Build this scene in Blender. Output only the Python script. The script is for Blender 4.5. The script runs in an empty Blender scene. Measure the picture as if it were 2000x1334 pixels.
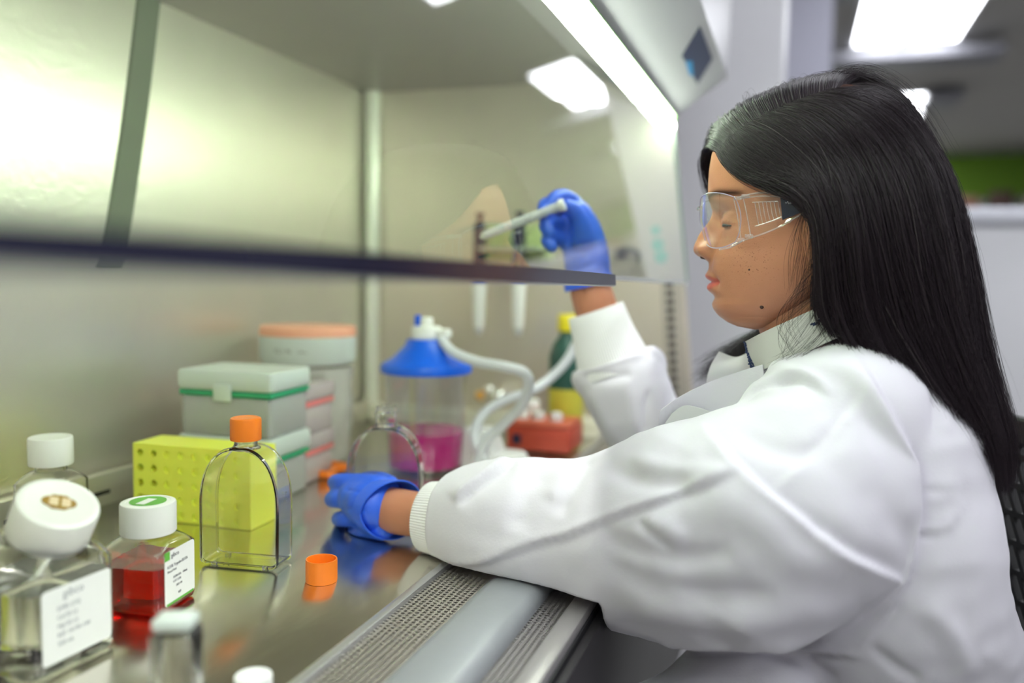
import bpy, bmesh, math, random
import numpy as np
from mathutils import Vector, Matrix, noise as mn
random.seed(7); np.random.seed(7)
S = bpy.context.scene
COL = S.collection
# ------------------------------------------------------------------ camera (work surface of the cabinet is z = 0, room floor z = -0.76)
FPX = 1650.0
CAM = Vector((0.0, 0.0, 0.28))
ROLL, YAW, PITCH = math.radians(1.0), math.radians(18.63), math.radians(4.394)
_f = Vector((math.cos(YAW)*math.cos(PITCH), math.sin(YAW)*math.cos(PITCH), -math.sin(PITCH)))
_r = Vector((math.sin(YAW), -math.cos(YAW), 0.0))
_u = _r.cross(_f)
CR = _r*math.cos(ROLL) + _u*math.sin(ROLL)
CU = -_r*math.sin(ROLL) + _u*math.cos(ROLL)
CF = _f
cd = bpy.data.cameras.new('camera'); cam = bpy.data.objects.new('camera', cd); COL.objects.link(cam)
cd.sensor_width = 36.0; cd.lens = 36.0*FPX/2000.0; cd.clip_start = 0.02; cd.clip_end = 60
cam.matrix_world = Matrix((( CR.x, CU.x, -CF.x, CAM.x), (CR.y, CU.y, -CF.y, CAM.y), (CR.z, CU.z, -CF.z, CAM.z), (0, 0, 0, 1)))
cd.dof.use_dof = True; cd.dof.focus_distance = 0.76; cd.dof.aperture_fstop = 1.9
S.camera = cam
# ------------------------------------------------------------------ world, exposure
w = bpy.data.worlds.new('world'); S.world = w; w.use_nodes = True
w.node_tree.nodes['Background'].inputs[0].default_value = (0.75, 0.78, 0.85, 1)
w.node_tree.nodes['Background'].inputs[1].default_value = 0.25
S.view_settings.view_transform = 'Standard'; S.view_settings.look = 'None'
S.view_settings.gamma = 1.0; S.view_settings.use_curve_mapping = False
S.view_settings.exposure = 0.52
S.cycles.use_denoising = True
S.cycles.max_bounces = 14; S.cycles.transmission_bounces = 14; S.cycles.transparent_max_bounces = 24
S.cycles.sample_clamp_indirect = 6.0
LAMP_CAB, LAMP_CEIL = 22.0, 8.0        # emission strengths of the cabinet tube and the ceiling troffers

def D(px, py, d):                       # the point at depth d (metres along the view axis) seen at a photo pixel
    return CAM + (CF + CR*((px-1000)/FPX) - CU*((py-667)/FPX))*d
def ray(px, py):
    return (CF + CR*((px-1000)/FPX) - CU*((py-667)/FPX))
def G(px, py, z=0.0):                   # the point on the horizontal plane z
    r = ray(px, py); return CAM + r*((z-CAM.z)/r.z)
def PX(px, py, X):                      # on the plane x = X
    r = ray(px, py); return CAM + r*(X/r.x)
def PY(px, py, Y):
    r = ray(px, py); return CAM + r*(Y/r.y)
def proj(V):                            # numpy (n,3) -> px, py, depth
    V = np.asarray(V) - np.array(CAM); d = V@np.array(CF)
    return 1000+FPX*(V@np.array(CR))/d, 667-FPX*(V@np.array(CU))/d, d
PI = math.pi
# ------------------------------------------------------------------ helpers
def link(name, data, m=None, parent=None):
    o = bpy.data.objects.new(name, data); COL.objects.link(o)
    if m is not None and hasattr(data, 'materials'): data.materials.append(m)
    if parent is not None: o.parent = parent; o.matrix_parent_inverse = parent.matrix_world.inverted()
    return o
def mesh(name, V, Fc, m=None, parent=None, smooth=True, loc=None, sharp=None):
    me = bpy.data.meshes.new(name)
    V = [tuple(v) for v in V]
    me.from_pydata(V, [], Fc); me.validate(); me.update()
    if smooth: me.polygons.foreach_set('use_smooth', [True]*len(me.polygons))
    if sharp is not None and smooth: me.set_sharp_from_angle(angle=math.radians(sharp))
    return link(name, me, m, parent)
def tag(o, label=None, cat=None, group=None, kind=None):
    if label: o['label'] = label
    if cat: o['category'] = cat
    if group: o['group'] = group
    if kind: o['kind'] = kind
    return o
def empty(name, loc, rz=0.0, label=None, cat=None, group=None):
    o = bpy.data.objects.new(name, None); COL.objects.link(o); o.location = loc; o.rotation_euler = (0, 0, rz)
    o.empty_display_size = 0.02
    o.matrix_world = Matrix.Translation(Vector(loc)) @ Matrix.Rotation(rz, 4, 'Z')
    return tag(o, label, cat, group)
def child(name, V, Fc, m, parent, smooth=True, sharp=35):          # verts in the parent's local frame
    me = bpy.data.meshes.new(name); me.from_pydata([tuple(v) for v in V], [], Fc); me.validate(); me.update()
    if smooth:
        me.polygons.foreach_set('use_smooth', [True]*len(me.polygons))
        if sharp: me.set_sharp_from_angle(angle=math.radians(sharp))
    o = bpy.data.objects.new(name, me); COL.objects.link(o); me.materials.append(m); o.parent = parent
    return o
class MB:
    def __init__(s): s.V = []; s.F = []
    def add(s, V, Fc):
        n = len(s.V); s.V += [tuple(v) for v in V]; s.F += [tuple(i+n for i in f) for f in Fc]; return s
    def box(s, x0, x1, y0, y1, z0, z1):
        return s.add([(x0,y0,z0),(x1,y0,z0),(x1,y1,z0),(x0,y1,z0),(x0,y0,z1),(x1,y0,z1),(x1,y1,z1),(x0,y1,z1)],
                     [(0,3,2,1),(4,5,6,7),(0,1,5,4),(1,2,6,5),(2,3,7,6),(3,0,4,7)])
    def bbox(s, x0, x1, y0, y1, z0, z1, b=0.002, seg=2):            # rounded box
        bm = bmesh.new(); bmesh.ops.create_cube(bm, size=1)
        for v in bm.verts: v.co = Vector(((x0+x1)/2+v.co.x*(x1-x0), (y0+y1)/2+v.co.y*(y1-y0), (z0+z1)/2+v.co.z*(z1-z0)))
        bmesh.ops.bevel(bm, geom=bm.edges[:], offset=b, segments=seg, affect='EDGES', profile=0.5)
        bm.verts.index_update(); s.add([v.co[:] for v in bm.verts], [[v.index for v in f.verts] for f in bm.faces]); bm.free(); return s
    def extrude(s, poly, axis, a, b):                               # closed outline of (p,q) pushed along an axis
        n = len(poly); V = []
        for t in (a, b):
            for p, q in poly: V.append({'x': (t,p,q), 'y': (p,t,q), 'z': (p,q,t)}[axis])
        Fc = [tuple(range(n)), tuple(range(2*n-1, n-1, -1))] + [(i, i+n, (i+1)%n+n, (i+1)%n) for i in range(n)]
        return s.add(V, Fc)
    def lathe(s, prof, seg=40, c=(0,0,0), M=None, ribs=0, ribd=0.0, rib_rows=None):
        V = []; Fc = []; n = len(prof)
        for k, (r, z) in enumerate(prof):
            for i in range(seg):
                a = 2*PI*i/seg; rr = r
                if ribs and rib_rows and rib_rows[0] <= k <= rib_rows[1]: rr = r - (ribd if i % 2 else 0)
                p = Vector((rr*math.cos(a), rr*math.sin(a), z))
                if M is not None: p = M @ p
                V.append((p.x+c[0], p.y+c[1], p.z+c[2]))
        for k in range(n-1):
            for i in range(seg): Fc.append((k*seg+i, k*seg+(i+1)%seg, (k+1)*seg+(i+1)%seg, (k+1)*seg+i))
        Fc.append(tuple(range(seg-1, -1, -1))); Fc.append(tuple((n-1)*seg+i for i in range(seg)))
        return s.add(V, Fc)
    def loft(s, rings, caps=True, closed=False):
        m = len(rings[0]); V = [p for r in rings for p in r]; Fc = []
        for k in range(len(rings)-1):
            for i in range(m): Fc.append((k*m+i, k*m+(i+1)%m, (k+1)*m+(i+1)%m, (k+1)*m+i))
        if caps: Fc.append(tuple(range(m-1,-1,-1))); Fc.append(tuple((len(rings)-1)*m+i for i in range(m)))
        return s.add(V, Fc)
    def tube(s, pts, r, seg=12, sub=6, closed=False):
        P = catmull(pts, sub) if sub > 1 else [Vector(p) for p in pts]
        rings = []; up = Vector((0.13, 0.31, 0.94)); N = len(P)
        t0 = (P[1]-P[0]).normalized(); nrm = (up - t0*up.dot(t0)).normalized()
        for k, p in enumerate(P):
            t = (P[min(k+1, N-1)]-P[max(k-1, 0)]).normalized()
            nrm = (nrm - t*nrm.dot(t)).normalized(); b = t.cross(nrm)
            rr = r if not isinstance(r, (list, tuple)) else np.interp(k/(N-1)*(len(r)-1), range(len(r)), r)
            rings.append([p + (nrm*math.cos(2*PI*i/seg) + b*math.sin(2*PI*i/seg))*rr for i in range(seg)])
        return s.loft(rings)
    def build(s, name, m, parent=None, smooth=True, sharp=35):
        if parent is None: return mesh(name, s.V, s.F, m, None, smooth, sharp=sharp)
        return child(name, s.V, s.F, m, parent, smooth, sharp)
def catmull(pts, sub):
    P = [Vector(p) for p in pts]; out = []
    for i in range(len(P)-1):
        a, b, c, d = P[max(i-1,0)], P[i], P[i+1], P[min(i+2,len(P)-1)]
        for k in range(sub):
            t = k/sub
            out.append(0.5*((2*b)+(c-a)*t+(2*a-5*b+4*c-d)*t*t+(3*b-a-3*c+d)*t**3))
    out.append(P[-1]); return out
def rsq(hx, hy, z, rc, n=6):            # rounded rectangle ring
    out = []; rc = min(rc, hx, hy)
    for q, (sx, sy) in enumerate(((1,1),(-1,1),(-1,-1),(1,-1))):
        for k in range(n+1):
            a = PI/2*q + PI/2*k/n
            out.append((sx*(hx-rc)+rc*math.cos(a), sy*(hy-rc)+rc*math.sin(a), z))
    return out
# ------------------------------------------------------------------ materials
def pm(name, col, rough=0.5, metal=0.0, spec=0.5, trans=0.0, ior=1.5, emis=None, es=0.0, sss=0.0, nz=None, bump=None, coat=0.0, sheen=0.0, aniso=0.0):
    m = bpy.data.materials.new(name); m.use_nodes = True; nt = m.node_tree; b = nt.nodes['Principled BSDF']
    I = b.inputs
    I['Base Color'].default_value = (*col, 1); I['Roughness'].default_value = rough; I['Metallic'].default_value = metal
    I['Specular IOR Level'].default_value = spec; I['Transmission Weight'].default_value = trans; I['IOR'].default_value = ior
    I['Coat Weight'].default_value = coat; I['Sheen Weight'].default_value = sheen; I['Anisotropic'].default_value = aniso
    if emis: I['Emission Color'].default_value = (*emis, 1); I['Emission Strength'].default_value = es
    if sss: I['Subsurface Weight'].default_value = sss; I['Subsurface Radius'].default_value = (1.0, 0.35, 0.2); I['Subsurface Scale'].default_value = 0.008
    tc = nt.nodes.new('ShaderNodeTexCoord')
    if nz:                              # (scale, amount, stretch xyz): colour variation of the material itself
        sc, am, st = nz
        mp = nt.nodes.new('ShaderNodeMapping'); mp.inputs['Scale'].default_value = st; nt.links.new(tc.outputs['Object'], mp.inputs[0])
        t = nt.nodes.new('ShaderNodeTexNoise'); t.inputs['Scale'].default_value = sc; t.inputs['Detail'].default_value = 4; nt.links.new(mp.outputs[0], t.inputs['Vector'])
        r = nt.nodes.new('ShaderNodeMix'); r.data_type = 'RGBA'
        r.inputs['A'].default_value = (*[max(0, c*(1-am)) for c in col], 1); r.inputs['B'].default_value = (*[min(1, c*(1+am)) for c in col], 1)
        nt.links.new(t.outputs[0], r.inputs['Factor']); nt.links.new(r.outputs['Result'], I['Base Color'])
    if bump:                            # (scale, distance, stretch)
        sc, di, st = bump
        mp = nt.nodes.new('ShaderNodeMapping'); mp.inputs['Scale'].default_value = st; nt.links.new(tc.outputs['Object'], mp.inputs[0])
        t = nt.nodes.new('ShaderNodeTexNoise'); t.inputs['Scale'].default_value = sc; t.inputs['Detail'].default_value = 5; nt.links.new(mp.outputs[0], t.inputs['Vector'])
        bp = nt.nodes.new('ShaderNodeBump'); bp.inputs['Strength'].default_value = 1.0; bp.inputs['Distance'].default_value = di
        nt.links.new(t.outputs[0], bp.inputs['Height']); nt.links.new(bp.outputs[0], I['Normal'])
    return m
def pane_mat(name, tint, ior=1.5, rough=0.0, refl=1.0, edge=None):  # a thin clear sheet: straight through plus a mirror reflection
    m = bpy.data.materials.new(name); m.use_nodes = True; nt = m.node_tree; nt.nodes.clear()
    out = nt.nodes.new('ShaderNodeOutputMaterial'); mix = nt.nodes.new('ShaderNodeMixShader')
    tr = nt.nodes.new('ShaderNodeBsdfTransparent'); tr.inputs[0].default_value = (*tint, 1)
    gl = nt.nodes.new('ShaderNodeBsdfGlossy'); gl.inputs['Roughness'].default_value = rough; gl.inputs[0].default_value = (1,1,1,1)
    lw = nt.nodes.new('ShaderNodeLayerWeight'); lw.inputs[0].default_value = 0.5
    f0 = ((ior-1)/(ior+1))**2*1.8
    pw = nt.nodes.new('ShaderNodeMath'); pw.operation = 'POWER'; pw.inputs[1].default_value = 4.6; nt.links.new(lw.outputs['Facing'], pw.inputs[0])
    mu = nt.nodes.new('ShaderNodeMath'); mu.operation = 'MULTIPLY_ADD'; mu.inputs[1].default_value = (1-f0)*refl; mu.inputs[2].default_value = f0; mu.use_clamp = True
    nt.links.new(pw.outputs[0], mu.inputs[0]); nt.links.new(mu.outputs[0], mix.inputs[0])
    nt.links.new(tr.outputs[0], mix.inputs[1]); nt.links.new(gl.outputs[0], mix.inputs[2]); nt.links.new(mix.outputs[0], out.inputs[0])
    return m
def dotted(name, col, rough, metal, pitch, rad, axes=('X', 'Y'), offset=True):   # sheet with real punched holes (transparent where punched)
    m = pm(name, col, rough, metal); nt = m.node_tree; b = nt.nodes['Principled BSDF']
    tc = nt.nodes.new('ShaderNodeTexCoord'); sp = nt.nodes.new('ShaderNodeSeparateXYZ'); nt.links.new(tc.outputs['Object'], sp.inputs[0])
    def mth(op, a, bv=None, c=None):
        n = nt.nodes.new('ShaderNodeMath'); n.operation = op
        for i, v in enumerate((a, bv, c)):
            if v is None: continue
            if isinstance(v, (int, float)): n.inputs[i].default_value = v
            else: nt.links.new(v, n.inputs[i])
        return n.outputs[0]
    U = mth('DIVIDE', sp.outputs[axes[0]], pitch); Vv = mth('DIVIDE', sp.outputs[axes[1]], pitch)
    if offset:
        row = mth('FLOOR', Vv); U = mth('ADD', U, mth('MULTIPLY', mth('FLOORED_MODULO', row, 2.0), 0.5))
    fu = mth('SUBTRACT', mth('FRACT', U), 0.5); fv = mth('SUBTRACT', mth('FRACT', Vv), 0.5)
    dd = mth('SQRT', mth('ADD', mth('MULTIPLY', fu, fu), mth('MULTIPLY', fv, fv)))
    hole = mth('LESS_THAN', dd, rad)
    nt.links.new(mth('SUBTRACT', 1.0, hole), b.inputs['Alpha'])
    return m
M = {}
def steel(name, col, rough, st, dist=0.0006, sc=90, aniso=0.4, metal=1.0):
    return pm(name, col, rough, metal, nz=(9, 0.07, st), bump=(sc, dist, st), aniso=aniso)
M['steel_top'] = steel('brushed_steel_top', (0.76, 0.73, 0.65), 0.20, (1, 3, 1), 0.00012, 25)
M['steel_wall'] = steel('brushed_steel_wall', (0.80, 0.765, 0.68), 0.38, (1.0, 1.0, 1.0), 0.0004, 90, metal=0.84)
M['steel_side'] = steel('brushed_steel_side', (0.74, 0.67, 0.59), 0.36, (1, 1, 0.2), 0.0003, 90, metal=0.66)
M['steel_bar'] = pm('brushed_steel_bar', (0.55, 0.55, 0.56), 0.35, 0.8)
M['steel_dark'] = pm('dark_steel', (0.035, 0.032, 0.035), 0.5, 0.3, nz=(20, 0.1, (1,1,1)))
M['black'] = pm('black_plastic', (0.012, 0.012, 0.014), 0.45, nz=(30, 0.2, (1,1,1)))
M['navy'] = pm('navy_plastic', (0.012, 0.014, 0.05), 0.35, nz=(30, 0.2, (1,1,1)))
M['paint'] = pm('white_paint', (0.72, 0.72, 0.75), 0.5, nz=(6, 0.03, (1,1,1)))
M['paint_grey'] = pm('grey_paint', (0.42, 0.42, 0.43), 0.5, nz=(6, 0.04, (1,1,1)))
M['wplast'] = pm('white_plastic', (0.86, 0.86, 0.85), 0.35, nz=(40, 0.02, (1,1,1)))
M['orange'] = pm('orange_plastic', (0.93, 0.22, 0.012), 0.35, sss=0.0, nz=(40, 0.04, (1,1,1)))
M['clear'] = pm('clear_polystyrene', (0.99, 0.99, 0.985), 0.03, trans=1.0, ior=1.5, nz=(5, 0.005, (1,1,1)))
M['clear_thin'] = pane_mat('clear_thin_plastic', (0.96, 0.96, 0.95), 1.45)
M['label'] = pm('paper_label', (0.85, 0.85, 0.86), 0.5, nz=(60, 0.02, (1,1,1)))
M['ink'] = pm('printed_ink', (0.10, 0.10, 0.12), 0.6, nz=(60, 0.1, (1,1,1)))
M['green'] = pm('green_print', (0.12, 0.42, 0.05), 0.5, nz=(60, 0.05, (1,1,1)))
def text(s, size, M4, mat, parent, name='printed_text', ext=0.0001):
    c = bpy.data.curves.new(name, 'FONT'); c.body = s; c.size = size; c.extrude = ext; c.resolution_u = 2
    tmp = bpy.data.objects.new('tmp_text', c); COL.objects.link(tmp)
    dg = bpy.context.evaluated_depsgraph_get(); dg.update()
    me = bpy.data.meshes.new_from_object(tmp.evaluated_get(dg)); bpy.data.objects.remove(tmp); bpy.data.curves.remove(c)
    me.name = name; me.materials.clear(); me.materials.append(mat)
    o = bpy.data.objects.new(name, me); COL.objects.link(o); o.parent = parent; o.matrix_local = M4
    return o
# ================================================================== the room
FL, CE = -0.76, 1.93
def struct(name, mb, m, smooth=False):
    o = mb.build(name, m, None, smooth); o['kind'] = 'structure'; return o
X0, X1, Y0, Y1 = -2.6, 12.0, -3.2, 1.5
mfloor = pm('vinyl_floor', (0.38, 0.37, 0.35), 0.35, nz=(3, 0.08, (1,1,1)))
mwall = pm('room_wall_paint', (0.55, 0.55, 0.55), 0.7, nz=(2, 0.03, (1,1,1)))
mceil = pm('ceiling_tile_paint', (0.46, 0.45, 0.425), 0.9, nz=(4, 0.05, (1,1,1)))
struct('floor', MB().box(X0, X1, Y0, Y1, FL-0.1, FL), mfloor)
struct('ceiling', MB().box(X0, X1, Y0, Y1, CE, CE+0.1), mceil)
struct('wall_left', MB().box(X0, X1, Y1, Y1+0.1, FL, CE), mwall)
struct('wall_right', MB().box(X0, X1, Y0-0.1, Y0, FL, CE), mwall)
struct('wall_far', MB().box(X1, X1+0.1, Y0, Y1, FL, CE), mwall)
struct('wall_near', MB().box(X0-0.1, X0, Y0, Y1, FL, CE), mwall)
mgreen = pm('green_wall_paint', (0.20, 0.40, 0.03), 0.7, nz=(4, 0.06, (1,1,1)))
struct('trim_1', MB().box(X1-0.02, X1, Y0, Y1, 1.34, 1.90), mgreen)
# tall white column right behind the cabinet's far end, and a painted pier further down the room
struct('trim_2', MB().box(1.86, 2.3, 0.052, Y1, FL, CE), M['paint'])
struct('trim_3', MB().box(4.2, 4.5, -0.10, 0.9, FL, CE), pm('lilac_grey_paint', (0.42, 0.42, 0.50), 0.6, nz=(3, 0.03, (1,1,1))))
# ceiling troffers
memis = pm('lamp_diffuser', (0.9, 0.9, 0.88), 0.4, emis=(0.93, 0.95, 1.0), es=LAMP_CEIL)
mframe = pm('lamp_frame_paint', (0.7, 0.7, 0.7), 0.4, nz=(8, 0.02, (1,1,1)))
def troffer(x0, x1, y0, y1, label, group=None, z=CE):
    t = empty('ceiling_light', ((x0+x1)/2, (y0+y1)/2, z-0.03), 0, label, 'ceiling light', group)
    hx, hy = (x1-x0)/2, (y1-y0)/2
    f = MB()
    for a in ((-hx,hx,-hy,-hy+0.03),(-hx,hx,hy-0.03,hy),(-hx,-hx+0.03,-hy+0.03,hy-0.03),(hx-0.03,hx,-hy+0.03,hy-0.03),(-hx+.03,hx-.03,-0.018,0.018)): f.box(*a, -0.004, 0.029)
    f.build('lamp_frame', mframe, t, False)
    for s in (-1, 1):
        y_a, y_b = sorted((s*0.018, s*(hy-0.03)))
        MB().box(-hx+0.03, hx-0.03, y_a, y_b, 0.0, 0.006).build('diffuser', memis, t, False)
    return t
yA, yB = G(1872, 75, CE).y, G(1660, 80, CE).y
xA = G(1765, 76, CE).x
troffer(xA-1.22, xA, yA, yB, 'large twin-panel ceiling light above the long white ceiling bar')
xB = G(1740, 232, CE).x
yC = G(1795, 228, CE).y
troffer(xB-1.32, xB, yC, yC+0.70, 'ceiling light partly behind the crown of dark hair, beyond the long white bar')
for k, (x, y) in enumerate(((3.15, (yA+yB)/2), (0.55, (yA+yB)/2), (10.9, (yA+yB)/2), (-1.6, (yA+yB)/2), (1.2, -2.5), (-1.2, -2.5))):  # the farthest one in the row is added to brighten the far room
    troffer(x-0.61, x+0.61, y-0.34, y+0.34, 'ceiling light over the open room beside the row that holds the long white bar', 'ceiling lights over the rest of the room')
def ceil_bar(p0, p1, xw, label, dz=0.16):
    z = CE-dz
    a, b = G(*p0, z), G(*p1, z)
    t = empty('ceiling_bar', ((a.x+b.x)/2, (a.y+b.y)/2, z), 0, label, 'ceiling bar')
    L = abs(b.y-a.y)/2
    MB().bbox(-xw, xw, -L, L, 0, 0.07, 0.008).build('bar_body', M['bar'], t)
    for s in (-0.7, 0.7): MB().box(-0.006, 0.006, s*L-0.006, s*L+0.006, 0.07, dz).build('hanger_rod', M['steel_bar'], t, False)
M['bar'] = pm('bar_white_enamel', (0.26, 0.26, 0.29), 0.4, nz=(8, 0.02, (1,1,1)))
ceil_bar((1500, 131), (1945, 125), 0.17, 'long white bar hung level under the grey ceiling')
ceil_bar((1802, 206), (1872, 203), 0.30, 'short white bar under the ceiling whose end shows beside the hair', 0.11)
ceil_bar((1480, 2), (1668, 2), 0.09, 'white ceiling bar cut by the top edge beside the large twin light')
# furniture far behind the person
c = empty('equipment_cabinet', (3.3, -0.9, FL), 0, 'white equipment cabinet with a pale rim behind the long hair', 'cabinet')
zt = 0.52 - FL
MB().bbox(-0.3, 0.35, -1.1, 0.62, 0.0, zt-0.05, 0.02).build('cabinet_body', M['paint'], c)
MB().bbox(-0.33, 0.38, -1.13, 0.65, zt-0.05, zt, 0.015).build('cabinet_top', pm('pale_rim', (0.72,0.73,0.8),0.4,nz=(5,0.02,(1,1,1))), c)
sh = empty('storage_shelf', (11.5, -2.0, FL), 0, 'long open storage shelf under the green wall band', 'shelf')
MB().bbox(-0.25, 0.25, -1.3, 1.2, 1.84, 1.88, 0.005).build('shelf_board', M['paint'], sh)
MB().bbox(-0.25, 0.25, -1.3, 1.2, 0.0, 1.4, 0.005).build('shelf_base', M['paint'], sh)
for s in (-1.28, 1.18): MB().box(-0.24, 0.24, s-0.02, s+0.02, 1.4, 1.84).build('upright', M['paint_grey'], sh, False)
boxcol = [(0.30,0.12,0.07),(0.62,0.55,0.45),(0.16,0.10,0.08),(0.55,0.30,0.22),(0.7,0.68,0.6),(0.25,0.2,0.14)]
bl = ['brown', 'beige', 'dark brown', 'terracotta', 'cream', 'olive brown']
for k in range(6):
    y = -2.95 + k*0.36
    b = MB().bbox(-0.15, 0.15, -0.11, 0.11, 0, 0.2+0.03*(k % 3), 0.004).build('storage_box', pm('box_%s' % bl[k].replace(' ', '_'), boxcol[k], 0.7, nz=(9,0.05,(1,1,1))))
    b.location = (11.45, y, FL+1.881); tag(b, '%s box on the storage shelf below the green wall band' % bl[k], 'box', 'boxes on the far shelf')

# ================================================================== the biosafety cabinet
CX0, CX1 = -0.14, 1.48
YB = 0.80
cab = empty('biosafety_cabinet', (0.7, 0.5, FL), 0, 'stainless steel biosafety cabinet with a glass sash, lit from inside', 'biosafety cabinet')
def cb(name, mb, m, smooth=True, sharp=35):
    mb.V = [(x-0.7, y-0.5, z-FL) for x, y, z in mb.V]
    return mb.build(name, m, cab, smooth, sharp)
M['steel_top2'] = M['steel_top']
cb('work_surface', MB().bbox(CX0, CX1, 0.318, 0.775, -0.012, 0.0, 0.003), M['steel_top'])
cb('tray_rim', MB().bbox(CX0, CX1, 0.310, 0.3185, -0.014, 0.0015, 0.001), M['steel_bar'])
st = cb('rear_strip', MB().bbox(CX0, CX1, 0.775, 0.792, -0.012, 0.037, 0.002), M['steel_wall'])
for k in range(9):
    x = 0.545 + (k-1)*0.118
    if x+0.018 < CX1: MB().bbox(x-0.7-0.013, x-0.7+0.013, 0.7745-0.5, 0.7762-0.5, 0.012-FL, 0.017-FL, 0.0007).build('slot', M['black'], st)
cb('back_wall_panel', MB().box(CX0, CX1, YB, YB+0.02, -0.02, 0.63), M['steel_wall'], False)
# a bent dark strip: a reflection in the back wall, put into colour and shape
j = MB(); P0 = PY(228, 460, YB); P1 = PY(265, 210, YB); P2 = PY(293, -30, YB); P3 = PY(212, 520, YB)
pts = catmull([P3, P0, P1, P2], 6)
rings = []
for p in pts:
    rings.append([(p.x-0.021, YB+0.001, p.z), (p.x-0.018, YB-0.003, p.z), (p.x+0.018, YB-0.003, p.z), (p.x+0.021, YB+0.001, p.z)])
j.loft(rings); cb('reflection_band', j, pm('reflection_tone', (0.20, 0.22, 0.17), 0.6, 0.5, nz=(8,0.05,(1,1,1))))
cb('inner_ceiling', MB().box(CX0, CX1, 0.235, YB+0.02, 0.627, 0.64), pm('diffuser_steel', (0.36, 0.34, 0.31), 0.5, 0.5, nz=(8,0.05,(1,1,1))), False)
side = [(0.158, -0.02), (0.82, -0.02), (0.82, 0.64), (0.24, 0.64), (0.212, 0.545), (0.187, 0.28)]
cb('side_wall', MB().extrude(side, 'x', CX1, CX1+0.02), M['steel_side'], False)
cb('side_wall', MB().extrude(side, 'x', CX0-0.02, CX0), M['steel_side'], False)
cb('corner_post', MB().tube([(CX1-0.014, YB-0.018, 0.0), (CX1-0.014, YB-0.018, 0.626)], 0.0145, 16, 1), pm('bright_corner_steel', (0.86, 0.87, 0.78), 0.30, 0.35, nz=(8,0.02,(1,1,1))))
cb('base_ledge', MB().bbox(CX1-0.045, CX1, 0.32, 0.775, 0.0, 0.030, 0.003), pm('cream_ledge', (0.74, 0.72, 0.62), 0.35, 0.2, nz=(8,0.03,(1,1,1))))
# slotted sash track on the far side wall
tr = cb('sash_track', MB().extrude([(0.168, 0.0), (0.205, 0.0), (0.228, 0.285), (0.191, 0.285)], 'x', CX1-0.004, CX1), pm('track_steel', (0.55, 0.50, 0.45), 0.4, 0.7, nz=(8,0.04,(1,1,1))), False)
for k in range(17):
    z = 0.03 + k*0.0148; yc = 0.1905 + z/0.285*0.023
    MB().bbox(CX1-0.0065-0.7, CX1-0.0035-0.7, yc-0.0065-0.5, yc+0.0065-0.5, z-FL, z+0.0075-FL, 0.0008).build('slot', M['steel_dark'], tr)
# perforated front grille, arm rest, lip
M['grille'] = dotted('perforated_steel', (0.40, 0.37, 0.33), 0.45, 0.6, 0.0054, 0.34)
M['grille2'] = dotted('perforated_steel_outer', (0.32, 0.30, 0.30), 0.42, 0.7, 0.0050, 0.29)
GX1 = CX1
cb('front_grille', MB().box(CX0, GX1, 0.262, 0.312, -0.004, -0.003), M['grille'], False)
cb('grille_channel', MB().box(CX0, GX1, 0.160, 0.312, -0.075, -0.070).box(CX0, GX1, 0.158, 0.162, -0.07, -0.012), M['black'], False)
cb('outer_grille', MB().box(CX0, GX1, 0.178, 0.206, -0.010, -0.009), M['grille2'], False)
ring = [(0.204,-0.018),(0.204,-0.006),(0.207,0.001),(0.214,0.0045),(0.232,0.0055),(0.250,0.0045),(0.257,0.001),(0.262,-0.003),(0.262,-0.018)]
cb('arm_rest', MB().extrude(ring, 'x', CX0, GX1), pm('arm_rest_grey', (0.27, 0.285, 0.30), 0.45, 0.15, nz=(6,0.03,(1,1,1)), bump=(60,0.0003,(1,1,1))), True, 50)
cb('front_lip', MB().bbox(CX0, GX1, 0.160, 0.179, -0.022, -0.004, 0.003), pm('lip_steel', (0.46, 0.44, 0.44), 0.4, 0.7, nz=(6,0.03,(1,1,1))))
cb('front_panel', MB().bbox(CX0, GX1, 0.150, 0.162, -0.30, -0.018, 0.002), M['steel_dark'])
cb('lower_body', MB().bbox(CX0-0.02, CX1+0.02, 0.162, 0.86, -0.30, -0.076, 0.004), M['paint_grey'])
for x in (CX0+0.03, CX1-0.03):
    cb('stand_leg', MB().box(x-0.03, x+0.03, 0.22, 0.28, FL+0.03, -0.30).box(x-0.03, x+0.03, 0.72, 0.78, FL+0.03, -0.30).box(x-0.03, x+0.03, 0.20, 0.80, FL, FL+0.04), M['paint_grey'], False)
# hood above the glass
hood = [(0.222, 0.556), (0.128, 0.622), (0.120, 1.25), (0.86, 1.25), (0.86, 0.64), (0.235, 0.64)]
cb('hood', MB().extrude(hood, 'x', CX0-0.02, CX1+0.02), pm('hood_enamel', (0.52, 0.52, 0.54), 0.38, nz=(4,0.02,(1,1,1))), False)
cb('outer_back', MB().box(CX0-0.02, CX1+0.02, 0.84, 0.86, -0.09, 0.64), M['paint_grey'], False)
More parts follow.
